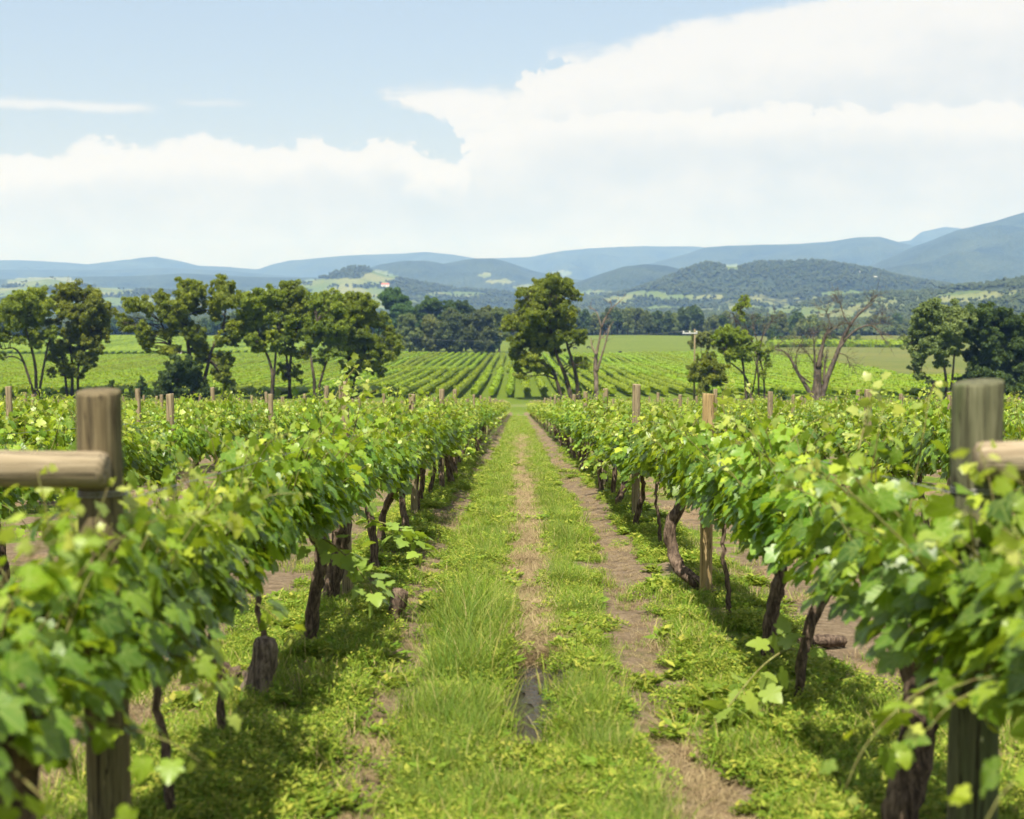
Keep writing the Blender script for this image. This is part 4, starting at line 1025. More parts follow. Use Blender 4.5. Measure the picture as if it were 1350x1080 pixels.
rows_block(-58.45, 19.6, 3.0, lambda x: 243 + 5 * math.sin(x / 20), lambda x: 382, lab_low, 'far vine rows below the farm track')
rows_block(22.55, 150, 3.0, lambda x: 243 + 4 * math.sin(x / 14), lambda x: 330, lab_low, 'far vine rows low on the right')
rows_block(-226, -61, 3.0, lambda x: 246 + 6 * math.sin(x / 25), lambda x: 596, lab_low, 'far vine rows on the left slope', step=1.3)
rows_block(-58, 19, 2.9, lambda x: 402, lambda x: 636, lab_up, 'vine rows above the farm track on the left', step=1.3)
rows_block(21, 122, 2.9, lambda x: 348 + max(0, (x - 93)) * 10, lambda x: 640, lab_up, 'vine rows above the farm track on the right', step=1.3)
mb = MB()   # block beyond the road on the left: rows too thin to tell apart
for i, x in enumerate(np.arange(-345, -66, 3.4)):
    s = seen_span(x, 655, 930)
    if not s: continue
    me = None; n = int((s[1] - s[0]) / 3); d = np.linspace(s[0], s[1], n); g = np.random.default_rng(4000 + i)
    V, Fc = tube(np.column_stack([x + g.normal(0, .2, n), d, H(np.full(n, x), d) + 0.9]), np.full(n, 0.75) * g.uniform(0.8, 1.3, n), 6, 0.2, g)
    mb.add(V, Fc, np.repeat(g.random(1), len(V))[0] * 0.6 + 0.3)
tag(link('distant_vine_rows', mb.mesh('distant_vine_rows', M['hedge_row'])), 'bright green distant vines beyond the farm road on the left', 'vine rows', kind='stuff')
# the dark hedge line across the right paddock
g = np.random.default_rng(77)
def cross_hedge(p0, p1, h, name, label, cat, seed):
    g = np.random.default_rng(seed); n = 120; t = np.linspace(0, 1, n); x = p0[0] + (p1[0] - p0[0]) * t; d = p0[1] + (p1[1] - p0[1]) * t
    mb = MB(); V, Fc = tube(np.column_stack([x, d, H(x, d) + h * 0.45]), np.full(n, h * 0.55), 9, 0.18, g); mb.add(V, Fc, g.random(len(V)))
    k = 1500; ti = g.random(k); c = np.column_stack([p0[0] + (p1[0] - p0[0]) * ti, p0[1] + (p1[1] - p0[1]) * ti, np.zeros(k)])
    c[:, 2] = H(c[:, 0], c[:, 1]) + h * g.uniform(0.2, 1.15, k); c[:, 1] += g.normal(0, h * 0.4, k)
    V, Fc = cards(c, np.full(k, 0.45), g); mb.add(V, Fc, np.repeat(g.random(k), 4))
    tag(link(name, mb.mesh(name, M['hedge_row'], False)), label, cat)
def cards(c, s, g, asp=0.6, up=0.0):
    k = len(c); a = g.normal(0, 1, (k, 3)); a[:, 2] -= up; a /= np.linalg.norm(a, axis=1)[:, None]
    b = np.cross(a, g.normal(0, 1, (k, 3))); b /= np.linalg.norm(b, axis=1)[:, None] + 1e-9; s = np.asarray(s)[:, None]
    V = np.stack([c - a * s, c - b * s * asp, c + a * s, c + b * s * asp], 1).reshape(-1, 3)
    return V, (np.arange(k) * 4)[:, None] + np.arange(4)[None]
pA, pB = P(1010, 459, 760), P(1200, 457, 760)
cross_hedge((pA[0], 755), (pB[0] + 30, 790), 4.0, 'hedge', 'low green hedge line crossing behind the big dead tree on the right', 'hedge', 78)

# ------------------------------------------------------------------ trees
def tree(label, depth, trunks, clumps, mat, bark, group=None, dens=1.0, name='gum_tree', card=0.24, twigs=0, seed=0, back=0.7, base=None, flat=0.78, hang=0.5, trunk_r=0.30, rs=1.0):
    """trunks: list of pixel polylines from the foot up; clumps: (px, py, r) in photo pixels, given depth of their own"""
    g = np.random.default_rng(seed); ppm = F / depth
    x0, y0 = trunks[0][0]; foot = P(x0, y0, depth); foot[2] = float(ZT(foot[0], depth))
    root = empty(name, tuple(foot)); tag(root, label, 'tree', group)
    cx = np.mean([c[0] for c in clumps]) if clumps else x0
    half = (max(c[0] for c in clumps) - min(c[0] for c in clumps)) / 2 / ppm if clumps else 3
    if name == 'gum_tree':
        clumps = list(clumps); n0 = len(clumps); extra = []
        for a_ in range(n0):
            for b_ in range(a_):
                A_, B_ = clumps[a_], clumps[b_]; dd2 = math.hypot(A_[0] - B_[0], A_[1] - B_[1])
                if dd2 < 0.95 * (A_[2] + B_[2]) and g.random() < 0.65: extra.append(((A_[0] + B_[0]) / 2 + g.normal(0, 2), (A_[1] + B_[1]) / 2 + g.normal(0, 2), min(A_[2], B_[2]) * 0.8))
        clumps += extra
    C3 = []
    for (px, py, r) in clumps:
        dy = g.uniform(-1, 1) * min(half, 5.5) * 0.75 * math.sqrt(max(0.15, 1 - ((px - cx) / (half * ppm + 12)) ** 2))
        p = P(px, py, depth + dy); r *= 1.13 * rs; C3.append((p, r / ppm))
        if g.random() < back:
            q = P(px + g.uniform(-5, 5), py + g.uniform(-1, 7), depth - dy + g.normal(0, 1.0)); C3.append((q, r / ppm * 0.85))
    mb = MB(); tops = []
    for ti, tl in enumerate(trunks):
        pts = []
        for i, (px, py) in enumerate(tl):
            q = P(px, py, depth + (g.normal(0, 0.35) * i)); pts.append(q)
        pts[0][2] = float(ZT(pts[0][0], pts[0][1])) - 0.3; pts[0][1] = depth + ti * 0.3
        c = spline(pts, 8 + 3 * len(pts)); r0 = trunk_r * (1 if ti == 0 else 0.8)
        L_ = len(c); rad = np.linspace(r0, r0 * 0.35, L_); rad[0] *= 1.4; rad[1] *= 1.15
        mb.add(*tube(c, rad, 9, 0.10, g)); tops.append((c, rad))
    for (p, r) in C3:
        best = None
        for c, rad in tops:
            for i in range(int(len(c) * 0.35), len(c)):
                dv = p - c[i]; dist = np.linalg.norm(dv)
                cost = dist + (3.0 if dv[2] < 0.2 else 0) - 0.3 * i / len(c)
                if best is None or cost < best[0]: best = (cost, c[i], rad[i], dist)
        a = best[1]; dist = best[3]
        m1 = a * 0.55 + p * 0.45 + np.array([0, 0, dist * 0.06]) + g.normal(0, dist * 0.05, 3)
        c = spline([a, m1, p - [0, 0, r * 0.1]], 8); mb.add(*tube(c, np.linspace(min(best[2] * 0.7, 0.05 + dist * 0.022), 0.03, 8), 6, 0.08, g))
        for q in range(3):
            e = p + g.normal(0, 1, 3) * r * 0.6; mb.add(*tube(np.array([c[5], (c[5] + e) / 2 + g.normal(0, .1, 3), e]), [0.045, 0.03, 0.012], 4))
    if mb.n:
        mb.V = [v - foot for v in mb.V]; link('trunk', mb.mesh('trunk', bark), root)
    if C3:
        cs, ss, va = [], [], []
        for (p, r) in C3:
            # every clump is a handful of small sprays with gaps between
            ns = max(8, int(20 * (r / 1.6) ** 1.3)); cv_ = g.normal(0.5, 0.13)
            for q in range(ns):
                dr = g.normal(0, 1, 3); dr /= np.linalg.norm(dr); dr[2] = dr[2] * flat + 0.12
                sp_ = p + dr * r * g.uniform(0.25, 1.18); sr = r * g.uniform(0.20, 0.42)
                k = int(85 * dens * (sr / 0.5) ** 1.6) + 10
                o_ = g.normal(0, 1, (k, 3)); o_ /= np.linalg.norm(o_, axis=1)[:, None]; o_ *= (sr * g.random(k) ** 0.45)[:, None]; o_[:, 2] *= 0.75; o_[:, 2] -= hang * 0.25 * g.random(k) * sr
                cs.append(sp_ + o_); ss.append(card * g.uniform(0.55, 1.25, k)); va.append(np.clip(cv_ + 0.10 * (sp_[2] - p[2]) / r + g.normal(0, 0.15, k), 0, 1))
        cs, ss, va = np.concatenate(cs), np.concatenate(ss), np.concatenate(va)
        V, Fc = cards(cs - foot, ss, g, 0.42, 0.8)
        link('crown', mk_mesh('crown', V, Fc, {'var': np.repeat(va, 4), 'young': np.zeros(len(V))}, False, [mat]), root)
    return root
GL = 'gum trees standing along the bottom of the vineyard on the left'
D1 = 235
tree('slender gum tree at the far left edge with a straight lone trunk', D1, [[(48, 529), (47, 490), (43, 465), (36, 440), (30, 420)], [(46, 478), (25, 465), (2, 460)], [(47, 476), (62, 460), (70, 445)]],
     [(8, 405, 15), (28, 398, 16), (22, 390, 9), (50, 393, 15), (14, 425, 14), (38, 422, 16), (60, 412, 14), (66, 436, 12), (4, 443, 10), (53, 452, 10), (24, 446, 9), (-12, 415, 14), (-15, 440, 12), (40, 440, 9), (2, 470, 6)],
     M['gum'], M['gum_bark'], GL, seed=1, dens=0.8)
tree('bushy many-stemmed gum tree, second from the left edge', D1 + 6, [[(95, 520), (95, 480), (92, 450), (95, 420)], [(88, 520), (84, 480), (76, 455)], [(101, 518), (104, 475), (116, 440)]],
     [(75, 392, 12), (98, 384, 15), (85, 380, 9), (120, 394, 15), (138, 410, 12), (85, 410, 15), (110, 413, 17), (132, 430, 14), (100, 438, 15), (84, 460, 14), (118, 450, 13), (111, 474, 13), (92, 486, 12), (73, 472, 9), (141, 446, 8), (70, 490, 7), (128, 460, 8), (105, 496, 9), (66, 425, 9)],
     M['gum'], M['gum_bark'], GL, seed=2, dens=0.8)
tree('wide gum tree of separate foliage clumps with dark shrubs at its foot', D1, [[(262, 526), (254, 490), (248, 455), (245, 420), (252, 395)], [(263, 515), (272, 490), (280, 460), (294, 430), (298, 400)], [(250, 470), (225, 455), (212, 425)]],
     [(166, 430, 10), (160, 418, 7), (176, 403, 12), (193, 406, 13), (188, 438, 12), (196, 448, 10), (192, 458, 7), (213, 392, 11), (222, 413, 15), (250, 381, 16), (262, 384, 11), (240, 400, 14), (262, 408, 12), (235, 430, 14), (255, 440, 13), (222, 440, 11), (293, 379, 13), (284, 384, 8), (300, 396, 14), (318, 396, 11), (286, 412, 11), (308, 430, 13), (322, 422, 9), (293, 448, 9), (279, 396, 8), (215, 463, 10), (232, 462, 9), (306, 446, 9), (296, 476, 13), (291, 492, 12), (300, 504, 8), (270, 468, 12), (260, 455, 10)],
     M['gum'], M['gum_bark'], GL, seed=3, trunk_r=0.42)
tree('dense dark shrub mass round the foot of the wide clumped gum tree', D1 - 4, [[(245, 527), (246, 510), (246, 495)], [(225, 527), (224, 512), (220, 498)]],
     [(213, 505, 9), (224, 495, 12), (235, 482, 12), (222, 512, 12), (243, 500, 15), (260, 506, 14), (252, 484, 13), (270, 517, 9), (238, 516, 11), (210, 518, 8), (262, 520, 9)], M['dark_leaf'], M['gum_bark'], None, seed=4, dens=1.3, name='shrub', trunk_r=0.12, hang=0)
tree('lime-topped gum tree with a single straight trunk left of three close trunks', D1, [[(358, 527), (359, 495), (353, 470), (344, 450), (338, 425)], [(358, 490), (364, 460), (366, 430)]],
     [(325, 404, 13), (318, 418, 9), (345, 394, 14), (335, 412, 12), (364, 390, 13), (335, 426, 13), (355, 417, 14), (328, 444, 11), (350, 446, 13), (372, 438, 12), (340, 458, 9), (322, 392, 9), (366, 458, 9), (384, 425, 10)],
     M['gum_lime'], M['gum_bark'], GL, seed=5)
tree('middle gum tree of three close trunks with foliage hanging low on its stem', D1 + 5, [[(382, 527), (382, 490), (385, 460), (392, 430), (388, 405)], [(383, 480), (376, 455), (372, 430)]],
     [(383, 386, 14), (372, 396, 10), (400, 394, 13), (385, 412, 14), (402, 418, 13), (396, 438, 14), (380, 462, 10), (400, 466, 11), (372, 484, 7), (391, 490, 8), (376, 498, 6), (394, 502, 5), (378, 440, 12)],
     M['gum_lime'], M['gum_bark'], GL, seed=6)
tree('right-hand gum tree of three close trunks, forking just above the vines', D1, [[(415, 526), (414, 500), (411, 480), (410, 455), (418, 425)], [(416, 505), (426, 490), (436, 462), (446, 435)]],
     [(418, 396, 12), (438, 394, 12), (425, 410, 13), (442, 412, 14), (424, 428, 15), (411, 450, 12), (437, 446, 14), (452, 428, 13), (425, 470, 9), (445, 465, 11), (408, 436, 11)],
     M['gum'], M['gum_bark'], GL, seed=7)
tree('broad low-hanging gum tree rising behind the leaf-wrapped post', D1 + 8, [[(457, 527), (457, 500), (460, 475), (470, 445), (476, 415)], [(459, 485), (480, 465), (498, 450)]],
     [(460, 398, 10), (472, 393, 12), (486, 402, 13), (462, 414, 14), (482, 420, 14), (500, 420, 12), (476, 440, 15), (512, 434, 10), (520, 450, 10), (496, 456, 14), (463, 462, 13), (510, 470, 11), (482, 482, 13), (457, 484, 9), (500, 488, 9), (522, 464, 8), (448, 445, 11), (470, 496, 7)],
     M['gum'], M['gum_bark'], GL, seed=8)
tree('tall gum tree with two leaning trunks in the middle of the view', D1, [[(754, 527), (748, 505), (742, 488), (734, 468), (728, 445), (724, 415)], [(763, 527), (760, 500), (754, 475), (747, 450), (745, 420), (740, 395)], [(742, 490), (728, 487), (712, 478)]],
     [(713, 380, 11), (726, 375, 10), (738, 376, 10), (748, 380, 8), (757, 386, 7), (762, 391, 5), (700, 386, 9), (688, 388, 7), (722, 394, 13), (702, 400, 12), (741, 400, 11), (705, 413, 13), (690, 404, 8), (680, 426, 11), (668, 430, 6), (698, 430, 14), (728, 424, 15), (750, 417, 11), (762, 440, 9), (718, 448, 13), (693, 452, 11), (745, 441, 11), (682, 450, 8), (690, 475, 10), (704, 480, 10), (720, 484, 8), (765, 480, 7), (755, 478, 6), (686, 492, 7), (676, 462, 7), (702, 465, 8), (735, 462, 8), (768, 450, 5)],
     M['gum'], M['gum_bark'], None, seed=9, rs=1.2, back=0.9, trunk_r=0.42, dens=0.9)
tree('small bushy tree beside the power pole, right of centre', D1 - 3, [[(931, 522), (931, 508), (930, 495)], [(936, 522), (940, 508), (944, 492)]],
     [(920, 486, 10), (935, 480, 12), (949, 488, 10), (915, 497, 8), (928, 500, 12), (944, 503, 11), (936, 470, 7), (926, 512, 8), (955, 498, 6), (922, 472, 6)], M['gum'], M['gum_bark'], None, seed=10, trunk_r=0.14, name='small_tree')
tree('small dark tree behind the power pole crossarm', D1 + 40, [[(928, 520), (926, 480), (924, 458)]], [(918, 446, 8), (930, 442, 8), (924, 452, 8), (936, 450, 7), (914, 454, 6)], M['olive_leaf'], M['gum_bark'], None, seed=11, trunk_r=0.14, name='small_tree', card=0.25)
tree('yellow-green gum tree with a crooked leaning trunk left of the big dead tree', D1, [[(991, 526), (987, 508), (980, 493), (968, 482), (956, 474)], [(985, 500), (980, 480), (976, 460)]],
     [(950, 444, 10), (963, 440, 10), (977, 446, 11), (989, 455, 9), (958, 456, 10), (972, 464, 11), (946, 454, 7), (962, 470, 8), (985, 468, 8), (952, 438, 6)], M['gum_lime'], M['gum_bark'], None, seed=12, trunk_r=0.22)
tree('thin half-bare gum tree with a small tuft of leaves at its very top', D1 + 4, [[(1008, 526), (1007, 500), (1002, 475), (992, 450), (982, 428), (976, 408)], [(1001, 526), (1000, 500), (996, 478), (990, 462)], [(992, 450), (1006, 440), (1014, 425)], [(988, 440), (970, 425), (962, 412)]],
     [(976, 398, 7), (983, 393, 6), (971, 408, 7), (978, 414, 6), (986, 402, 5), (1005, 468, 8), (1012, 480, 7), (1000, 455, 7), (1015, 462, 6), (1006, 492, 5)], M['gum'], M['gum_bark'], None, seed=13, back=0.2, dens=0.6, trunk_r=0.16)
tree('dark rounded gum tree with bare stems below, right of the dry paddock', D1 + 2, [[(1248, 527), (1247, 500), (1243, 475), (1236, 450)], [(1253, 527), (1256, 495), (1258, 470), (1262, 445)], [(1245, 505), (1225, 500), (1206, 494)]],
     [(1218, 418, 11), (1234, 411, 13), (1228, 406, 8), (1252, 414, 13), (1211, 436, 11), (1230, 436, 15), (1255, 436, 14), (1270, 420, 11), (1205, 455, 9), (1222, 460, 13), (1247, 460, 13), (1214, 474, 8), (1204, 488, 6), (1212, 497, 6), (1228, 503, 5), (1262, 455, 10), (1238, 476, 8), (1199, 447, 6)],
     M['olive_leaf'], M['gum_bark'], None, seed=14, rs=1.15, dens=1.1)
tree('dense very dark tree at the right edge behind the mossy end post', D1 + 6, [[(1312, 527), (1312, 490), (1308, 450)], [(1340, 527), (1345, 480), (1350, 440)]],
     [(1284, 413, 11), (1296, 420, 12), (1312, 415, 12), (1330, 420, 12), (1300, 440, 17), (1325, 442, 17), (1348, 432, 14), (1345, 460, 16), (1310, 468, 18), (1286, 470, 14), (1288, 495, 13), (1312, 500, 16), (1338, 492, 16), (1366, 428, 14), (1372, 456, 17), (1365, 495, 17), (1276, 442, 11), (1390, 440, 14), (1395, 475, 16), (1270, 505, 9), (1330, 515, 12)],
     M['dark_leaf'], M['gum_bark'], None, seed=15, rs=1.1, dens=1.2, trunk_r=0.35)
# small shrubs at the foot of the slope
for i, (px, top, bw, lab) in enumerate([(187, 494, 12, 'small cone-shaped dark shrub left of the wide clumped gum tree'), (172, 508, 8, 'low round shrub next to the cone-shaped shrub'), (146, 501, 8, 'small pointed green shrub alone in front of the left field'), (12, 516, 13, 'low dark shrub at the far left edge'), (62, 513, 11, 'leafy shrub at the foot of the slender left gum tree'), (343, 516, 14, 'low dark scrub under the lime-topped gum tree'), (1030, 516, 8, 'low scrub just left of the big dead tree'), (1262, 512, 14, 'low dark scrub at the foot of the dark right gum tree'), (300, 520, 12, 'low scrub right of the dark shrub mass'), (430, 520, 16, 'low scrub under the forked gum tree')]):
    h = 527 - top; cl = []
    for q in range(6):
        f = q / 5; cl.append((px + math.sin(q * 2.4) * bw * 0.45 * (1 - f), 527 - h * (0.15 + 0.72 * f), max(2.5, bw * 0.62 * (1 - 0.62 * f))))
    tree(lab, D1 - 6 + i % 3, [[(px, 528), (px, 527 - h * 0.5)]], cl, M['dark_leaf'], M['gum_bark'], None, seed=30 + i, name='shrub', trunk_r=0.07, card=0.22, dens=1.2, hang=0)

def bare_tree(label, depth, limbs, bark, seed, name='dead_tree', twig_n=10, twig_len=1.4):
    g = np.random.default_rng(seed); ppm = F / depth; foot = P(*limbs[0][0][0], depth); foot[2] = float(ZT(foot[0], depth))
    root = empty(name, tuple(foot)); tag(root, label, 'tree'); mb, tw = MB(), MB()
    for li, (pts, r0, r1) in enumerate(limbs):
        w3 = []; dy = g.uniform(-1, 1) * 1.2
        for i, (px, py) in enumerate(pts): w3.append(P(px, py, depth + (dy * i * 0.6 if li else dy * i * 0.2)))
        if pts[0][1] > 518: w3[0][2] = float(ZT(w3[0][0], w3[0][1])) - 0.3
        c = spline(w3, 6 + 4 * len(w3)); mb.add(*tube(c, np.linspace(r0, r1, len(c)), 8, 0.10, g))
        for q in range(twig_n):
            i = int(len(c) * g.uniform(0.45, 1)) - 1; i = max(1, i); tang = c[i] - c[i - 1]; tang /= np.linalg.norm(tang) + 1e-9
            p = c[i].copy(); dv = tang + g.normal(0, 0.7, 3); dv[2] += 0.25; dv /= np.linalg.norm(dv); tp = [p.copy()]; ln = twig_len * g.uniform(0.4, 1.3)
            for s in range(5): dv = dv + g.normal(0, 0.22, 3); dv /= np.linalg.norm(dv); p = p + dv * ln / 5; tp.append(p.copy())
            tw.add(*tube(np.array(tp), np.linspace(min(r1 * 0.8, 0.05), 0.012, 6), 4))
            for z_ in range(2):
                b = tp[2 + z_]; e = b + (dv + g.normal(0, 0.8, 3)) * ln * 0.35; tw.add(*tube(np.array([b, (b + e) / 2 + g.normal(0, .05, 3), e]), [0.022, 0.016, 0.009], 4))
    for m_ in (mb, tw): m_.V = [v - foot for v in m_.V]
    link('trunk', mb.mesh('trunk', bark), root); link('twigs', tw.mesh('twigs', bark), root)
bare_tree('bare pale forked dead tree standing right of the two-trunked gum', D1, [([(787, 527), (786, 505), (785, 485), (786, 466)], 0.42, 0.30), ([(786, 468), (780, 455), (779, 446)], 0.2, 0.05), ([(786, 468), (790, 450), (793, 432), (800, 416), (808, 405)], 0.22, 0.08),
          ([(808, 405), (815, 399), (822, 393)], 0.08, 0.03), ([(803, 411), (806, 402), (805, 397)], 0.07, 0.03), ([(793, 432), (788, 415), (783, 408), (777, 406)], 0.10, 0.03), ([(787, 490), (793, 470), (799, 450), (804, 432), (809, 424)], 0.22, 0.05), ([(791, 448), (798, 440), (803, 432)], 0.08, 0.03)], M['pale_bark'], 41, twig_n=4, twig_len=1.3)
bare_tree('big grey dead tree with limbs spreading wide like a fan on the right', D1 - 2, [([(1076, 528), (1077, 512), (1078, 495), (1080, 478)], 0.95, 0.5), ([(1074, 522), (1062, 508), (1052, 492), (1043, 474), (1034, 464), (1022, 461)], 0.42, 0.07),
          ([(1079, 485), (1083, 462), (1088, 443), (1096, 432)], 0.42, 0.12), ([(1082, 520), (1092, 495), (1102, 470), (1111, 447), (1120, 430), (1133, 414), (1150, 401)], 0.5, 0.10), ([(1105, 462), (1122, 440), (1140, 430), (1152, 431), (1162, 442), (1172, 458)], 0.22, 0.04),
          ([(1075, 500), (1074, 475), (1073, 452), (1072, 438)], 0.22, 0.05), ([(1068, 505), (1052, 490), (1050, 468), (1058, 448)], 0.15, 0.03), ([(1120, 430), (1112, 415), (1108, 400), (1104, 392)], 0.12, 0.03), ([(1133, 414), (1146, 400), (1154, 390)], 0.10, 0.03),
          ([(1096, 432), (1092, 418), (1088, 408)], 0.10, 0.03), ([(1088, 443), (1102, 432), (1112, 425)], 0.12, 0.04), ([(1105, 465), (1116, 470), (1120, 485)], 0.10, 0.03), ([(1152, 431), (1160, 424), (1165, 410)], 0.06, 0.02), ([(1074, 480), (1064, 465), (1056, 458)], 0.1, 0.03), ([(1086, 505), (1087, 485), (1089, 470)], 0.25, 0.1)], M['dead_bark'], 42, twig_n=22, twig_len=2.7)
bare_tree('bare grey twiggy tree between the yellow-green gum and the big dead tree', D1 + 10, [([(1000, 526), (1000, 500), (998, 475), (1002, 450)], 0.2, 0.1), ([(1002, 450), (1012, 432), (1020, 420)], 0.1, 0.03), ([(998, 470), (988, 445), (975, 428), (965, 418)], 0.12, 0.03), ([(1000, 455), (994, 435), (992, 420)], 0.1, 0.03), ([(1000, 480), (1018, 462), (1032, 450)], 0.1, 0.03)], M['dead_bark'], 43, twig_n=16, twig_len=2.2)

# dark rounded trees half-way (in front of the valley)
def far_tree(px, top, base, hw, D, mat, seed, label, group=None, name='tree', card=0.55, dens=0.5):
    cl = []; g = np.random.default_rng(seed); h = base - top
    for q in range(12):
        f = 0.2 + 0.8 * (q + 0.5) / 12; wv = hw * math.sin(min(1, (1 - f) * 1.5 + 0.28) * math.pi / 2)
        cl.append((px + g.uniform(-1, 1) * wv * 0.75, base - h * f * 0.9, hw * g.uniform(0.34, 0.5)))
    return tree(label, D, [[(px, base), (px + g.normal(0, 1), base - h * 0.35), (px, base - h * 0.7)]], cl, mat, M['gum_bark'], group, seed=seed, name=name, card=card, dens=dens, trunk_r=0.5, hang=0, back=0.9)
CL = 'dark trees of the grove behind the far vineyard'
for i, (px, top, base, hw, mt, lab) in enumerate([
    (527, 385, 455, 26, 'gum_green', 'big round bright-green tree, leftmost and tallest of the far grove'), (562, 393, 460, 19, 'dark_leaf', 'dark pointed conifer right of the bright-green round tree'), (590, 396, 462, 20, 'dark_leaf', 'very dark tree in the middle of the far grove, second right of the round one'),
    (614, 393, 462, 15, 'dark_leaf', 'tall narrow dark tree peaking in the middle of the far grove'), (640, 402, 464, 15, 'olive_leaf', 'olive tree near the right end of the far grove'), (658, 404, 462, 13, 'olive_leaf', 'rightmost tree of the far grove, half behind the two-trunked gum'),
    (540, 413, 468, 17, 'olive_leaf', 'front olive tree at the left end of the far grove'), (570, 418, 469, 17, 'olive_leaf', 'front olive tree below the dark conifer'), (598, 409, 469, 22, 'dark_olive', 'large front tree in the middle of the far grove, touching the vines'), (630, 412, 469, 20, 'dark_olive', 'large front tree at the right of the far grove'),
    (512, 438, 469, 12, 'olive_leaf', 'low front tree at the left foot of the far grove'), (649, 430, 468, 9, 'dark_leaf', 'small dark tree at the right foot of the far grove')]):
    if mt == 'gum_green' and 'gum_green' not in M: M['gum_green'] = leaf_material('gum_green', [(0, (0.03, 0.07, 0.018)), (0.5, (0.05, 0.115, 0.028)), (1, (0.08, 0.17, 0.04))], trans=0.12, rough=0.6, spec=0.2)
    if mt == 'dark_olive' and 'dark_olive' not in M: M['dark_olive'] = leaf_material('dark_olive', [(0, (0.034, 0.052, 0.018)), (0.5, (0.070, 0.095, 0.030)), (1, (0.125, 0.15, 0.048))], trans=0.12, rough=0.6, spec=0.2)
    far_tree(px, top, base, hw, 655 + (6 if i > 5 else 40) , M[mt], 60 + i, lab, CL)
# belts of trees beyond the paddock: a few kinds built once, each standing tree its own object
KIND = []
for i in range(6):
    g = np.random.default_rng(900 + i); h = [20, 17, 22, 15, 18, 12][i]; wd = [7, 8, 5.5, 7, 9, 6][i]; cs, ss, va = [], [], []
    for q in range(26):
        f = g.uniform(0.25, 0.95); a = g.random() * 6.283; r = wd * 0.62 * math.sqrt(g.random()) * math.sin(min(1, (1.08 - f) * 1.7) * 1.57); cr = wd * g.uniform(0.2, 0.34)
        k = 150; o_ = g.normal(0, 1, (k, 3)); o_ /= np.linalg.norm(o_, axis=1)[:, None]; o_ *= (cr * g.random(k) ** 0.4)[:, None]
        cs.append(o_ + [r * math.cos(a), r * math.sin(a), h * f * 0.93]); ss.append(g.uniform(0.5, 1.0, k)); va.append(np.clip(g.normal(g.normal(.5, .12), 0.16, k), 0, 1))
    V, Fc = cards(np.concatenate(cs), np.concatenate(ss), g, 0.5, 0.5); va = np.concatenate(va)
    cm = mk_mesh('crown', V, Fc, {'var': np.repeat(va, 4), 'young': np.zeros(len(V))}, False, [M['dark_leaf'] if i % 3 == 0 else M['dark_olive'] if i % 3 == 1 else M['olive_leaf']])
    mb = MB(); mb.add(*tube(np.array([[0, 0, -0.6], [0.1, 0, h * .3], [0, 0.2, h * .8]]), [0.5, 0.35, 0.12], 7)); KIND.append((cm, mb.mesh('trunk', M['gum_bark']), h))
g = np.random.default_rng(55)
def belt(spec, label, group):
    for (px, D, h, ki) in spec:
        cm, tm, hh = KIND[ki]; p = P(px, 430, D); z_ = float(ZT(p[0], D)); s = h / hh
        root = empty('tree', (p[0], D, z_), (0, 0, g.random() * 6.28)); root.scale = (s * g.uniform(0.9, 1.25), s * g.uniform(0.9, 1.25), s); tag(root, label, 'tree', group)
        link('crown', cm, root); link('trunk', tm, root)
if 'dark_olive' not in M: pass
b1 = [(px + g.uniform(-3, 3), 1020 + g.uniform(-15, 30), g.uniform(15, 24), int(g.integers(0, 5))) for px in np.arange(668, 915, 8.5)]
belt(b1, 'dark tree of the shelter belt along the top of the green paddock', 'shelter belt above the paddock')
b2 = [(px + g.uniform(-4, 4), 980 + g.uniform(-30, 90), g.uniform(11, 20), int(g.integers(0, 6))) for px in np.arange(915, 1085, 7)]
belt(b2, 'dark tree of the loose line behind the power pole and dead tree', 'tree line behind the dead tree')
b3 = [(px + g.uniform(-4, 4), 1250 + g.uniform(-40, 80), g.uniform(15, 22), int(g.integers(0, 3))) for px in np.arange(1150, 1215, 8)] + [(px, 1150 + g.uniform(0, 60), g.uniform(8, 14), 5) for px in np.arange(1085, 1420, 24)]
belt(b3, 'dark tree beyond the dry paddock on the right', 'trees beyond the dry paddock')
b4 = [(px + g.uniform(-5, 5), 1060 + g.uniform(-40, 80), g.uniform(10, 19), int(g.integers(0, 6))) for px in np.arange(-60, 500, 11)]
belt(b4, 'dark tree behind the bright green field on the left', 'trees behind the left field')
belt([(1045, 800, 9, 5), (1062, 790, 7, 3), (1086, 800, 9, 5), (1100, 795, 8, 3), (1118, 800, 9, 0), (1132, 805, 7, 5), (1030, 790, 8, 3), (1016, 800, 10, 0), (1190, 810, 7, 5)], 'small bushy tree on the hedge line behind the dead tree', 'bushes along the hedge line')
belt([(978 + 22, 1150, 17, 2), (1047, 1160, 20, 2), (1013, 1170, 14, 0)], 'tall dark conifer standing above the tree line right of centre', 'conifers in the valley')

# countless trees of the valley and hills
def blob(seed, mat):
    g = np.random.default_rng(seed); mb = MB()
    for q in range(4):
        n1, n2 = 7, 5; c = np.array([g.normal(0, 1.8), g.normal(0, 1.8), g.uniform(4, 9)]); r = g.uniform(2.2, 3.6)
        V = []
        for i in range(n2 + 1):
            for j in range(n1):
                a, b = math.pi * i / n2, 2 * math.pi * j / n1; rr = r * g.uniform(0.75, 1.2)
                V.append(c + [rr * math.sin(a) * math.cos(b), rr * math.sin(a) * math.sin(b), rr * math.cos(a) * 0.9])
        Q = [[i * n1 + j, (i + 1) * n1 + j, (i + 1) * n1 + (j + 1) % n1, i * n1 + (j + 1) % n1] for i in range(n2) for j in range(n1)]
        mb.add(np.array(V), np.array(Q), g.random(len(V)))
    return mb.mesh('wood_tree_%d' % seed, mat, False)
wc = variant_collection('wood_tree', [blob(s, M['wood_far']) for s in range(5)])
g = np.random.default_rng(91); n = 130000
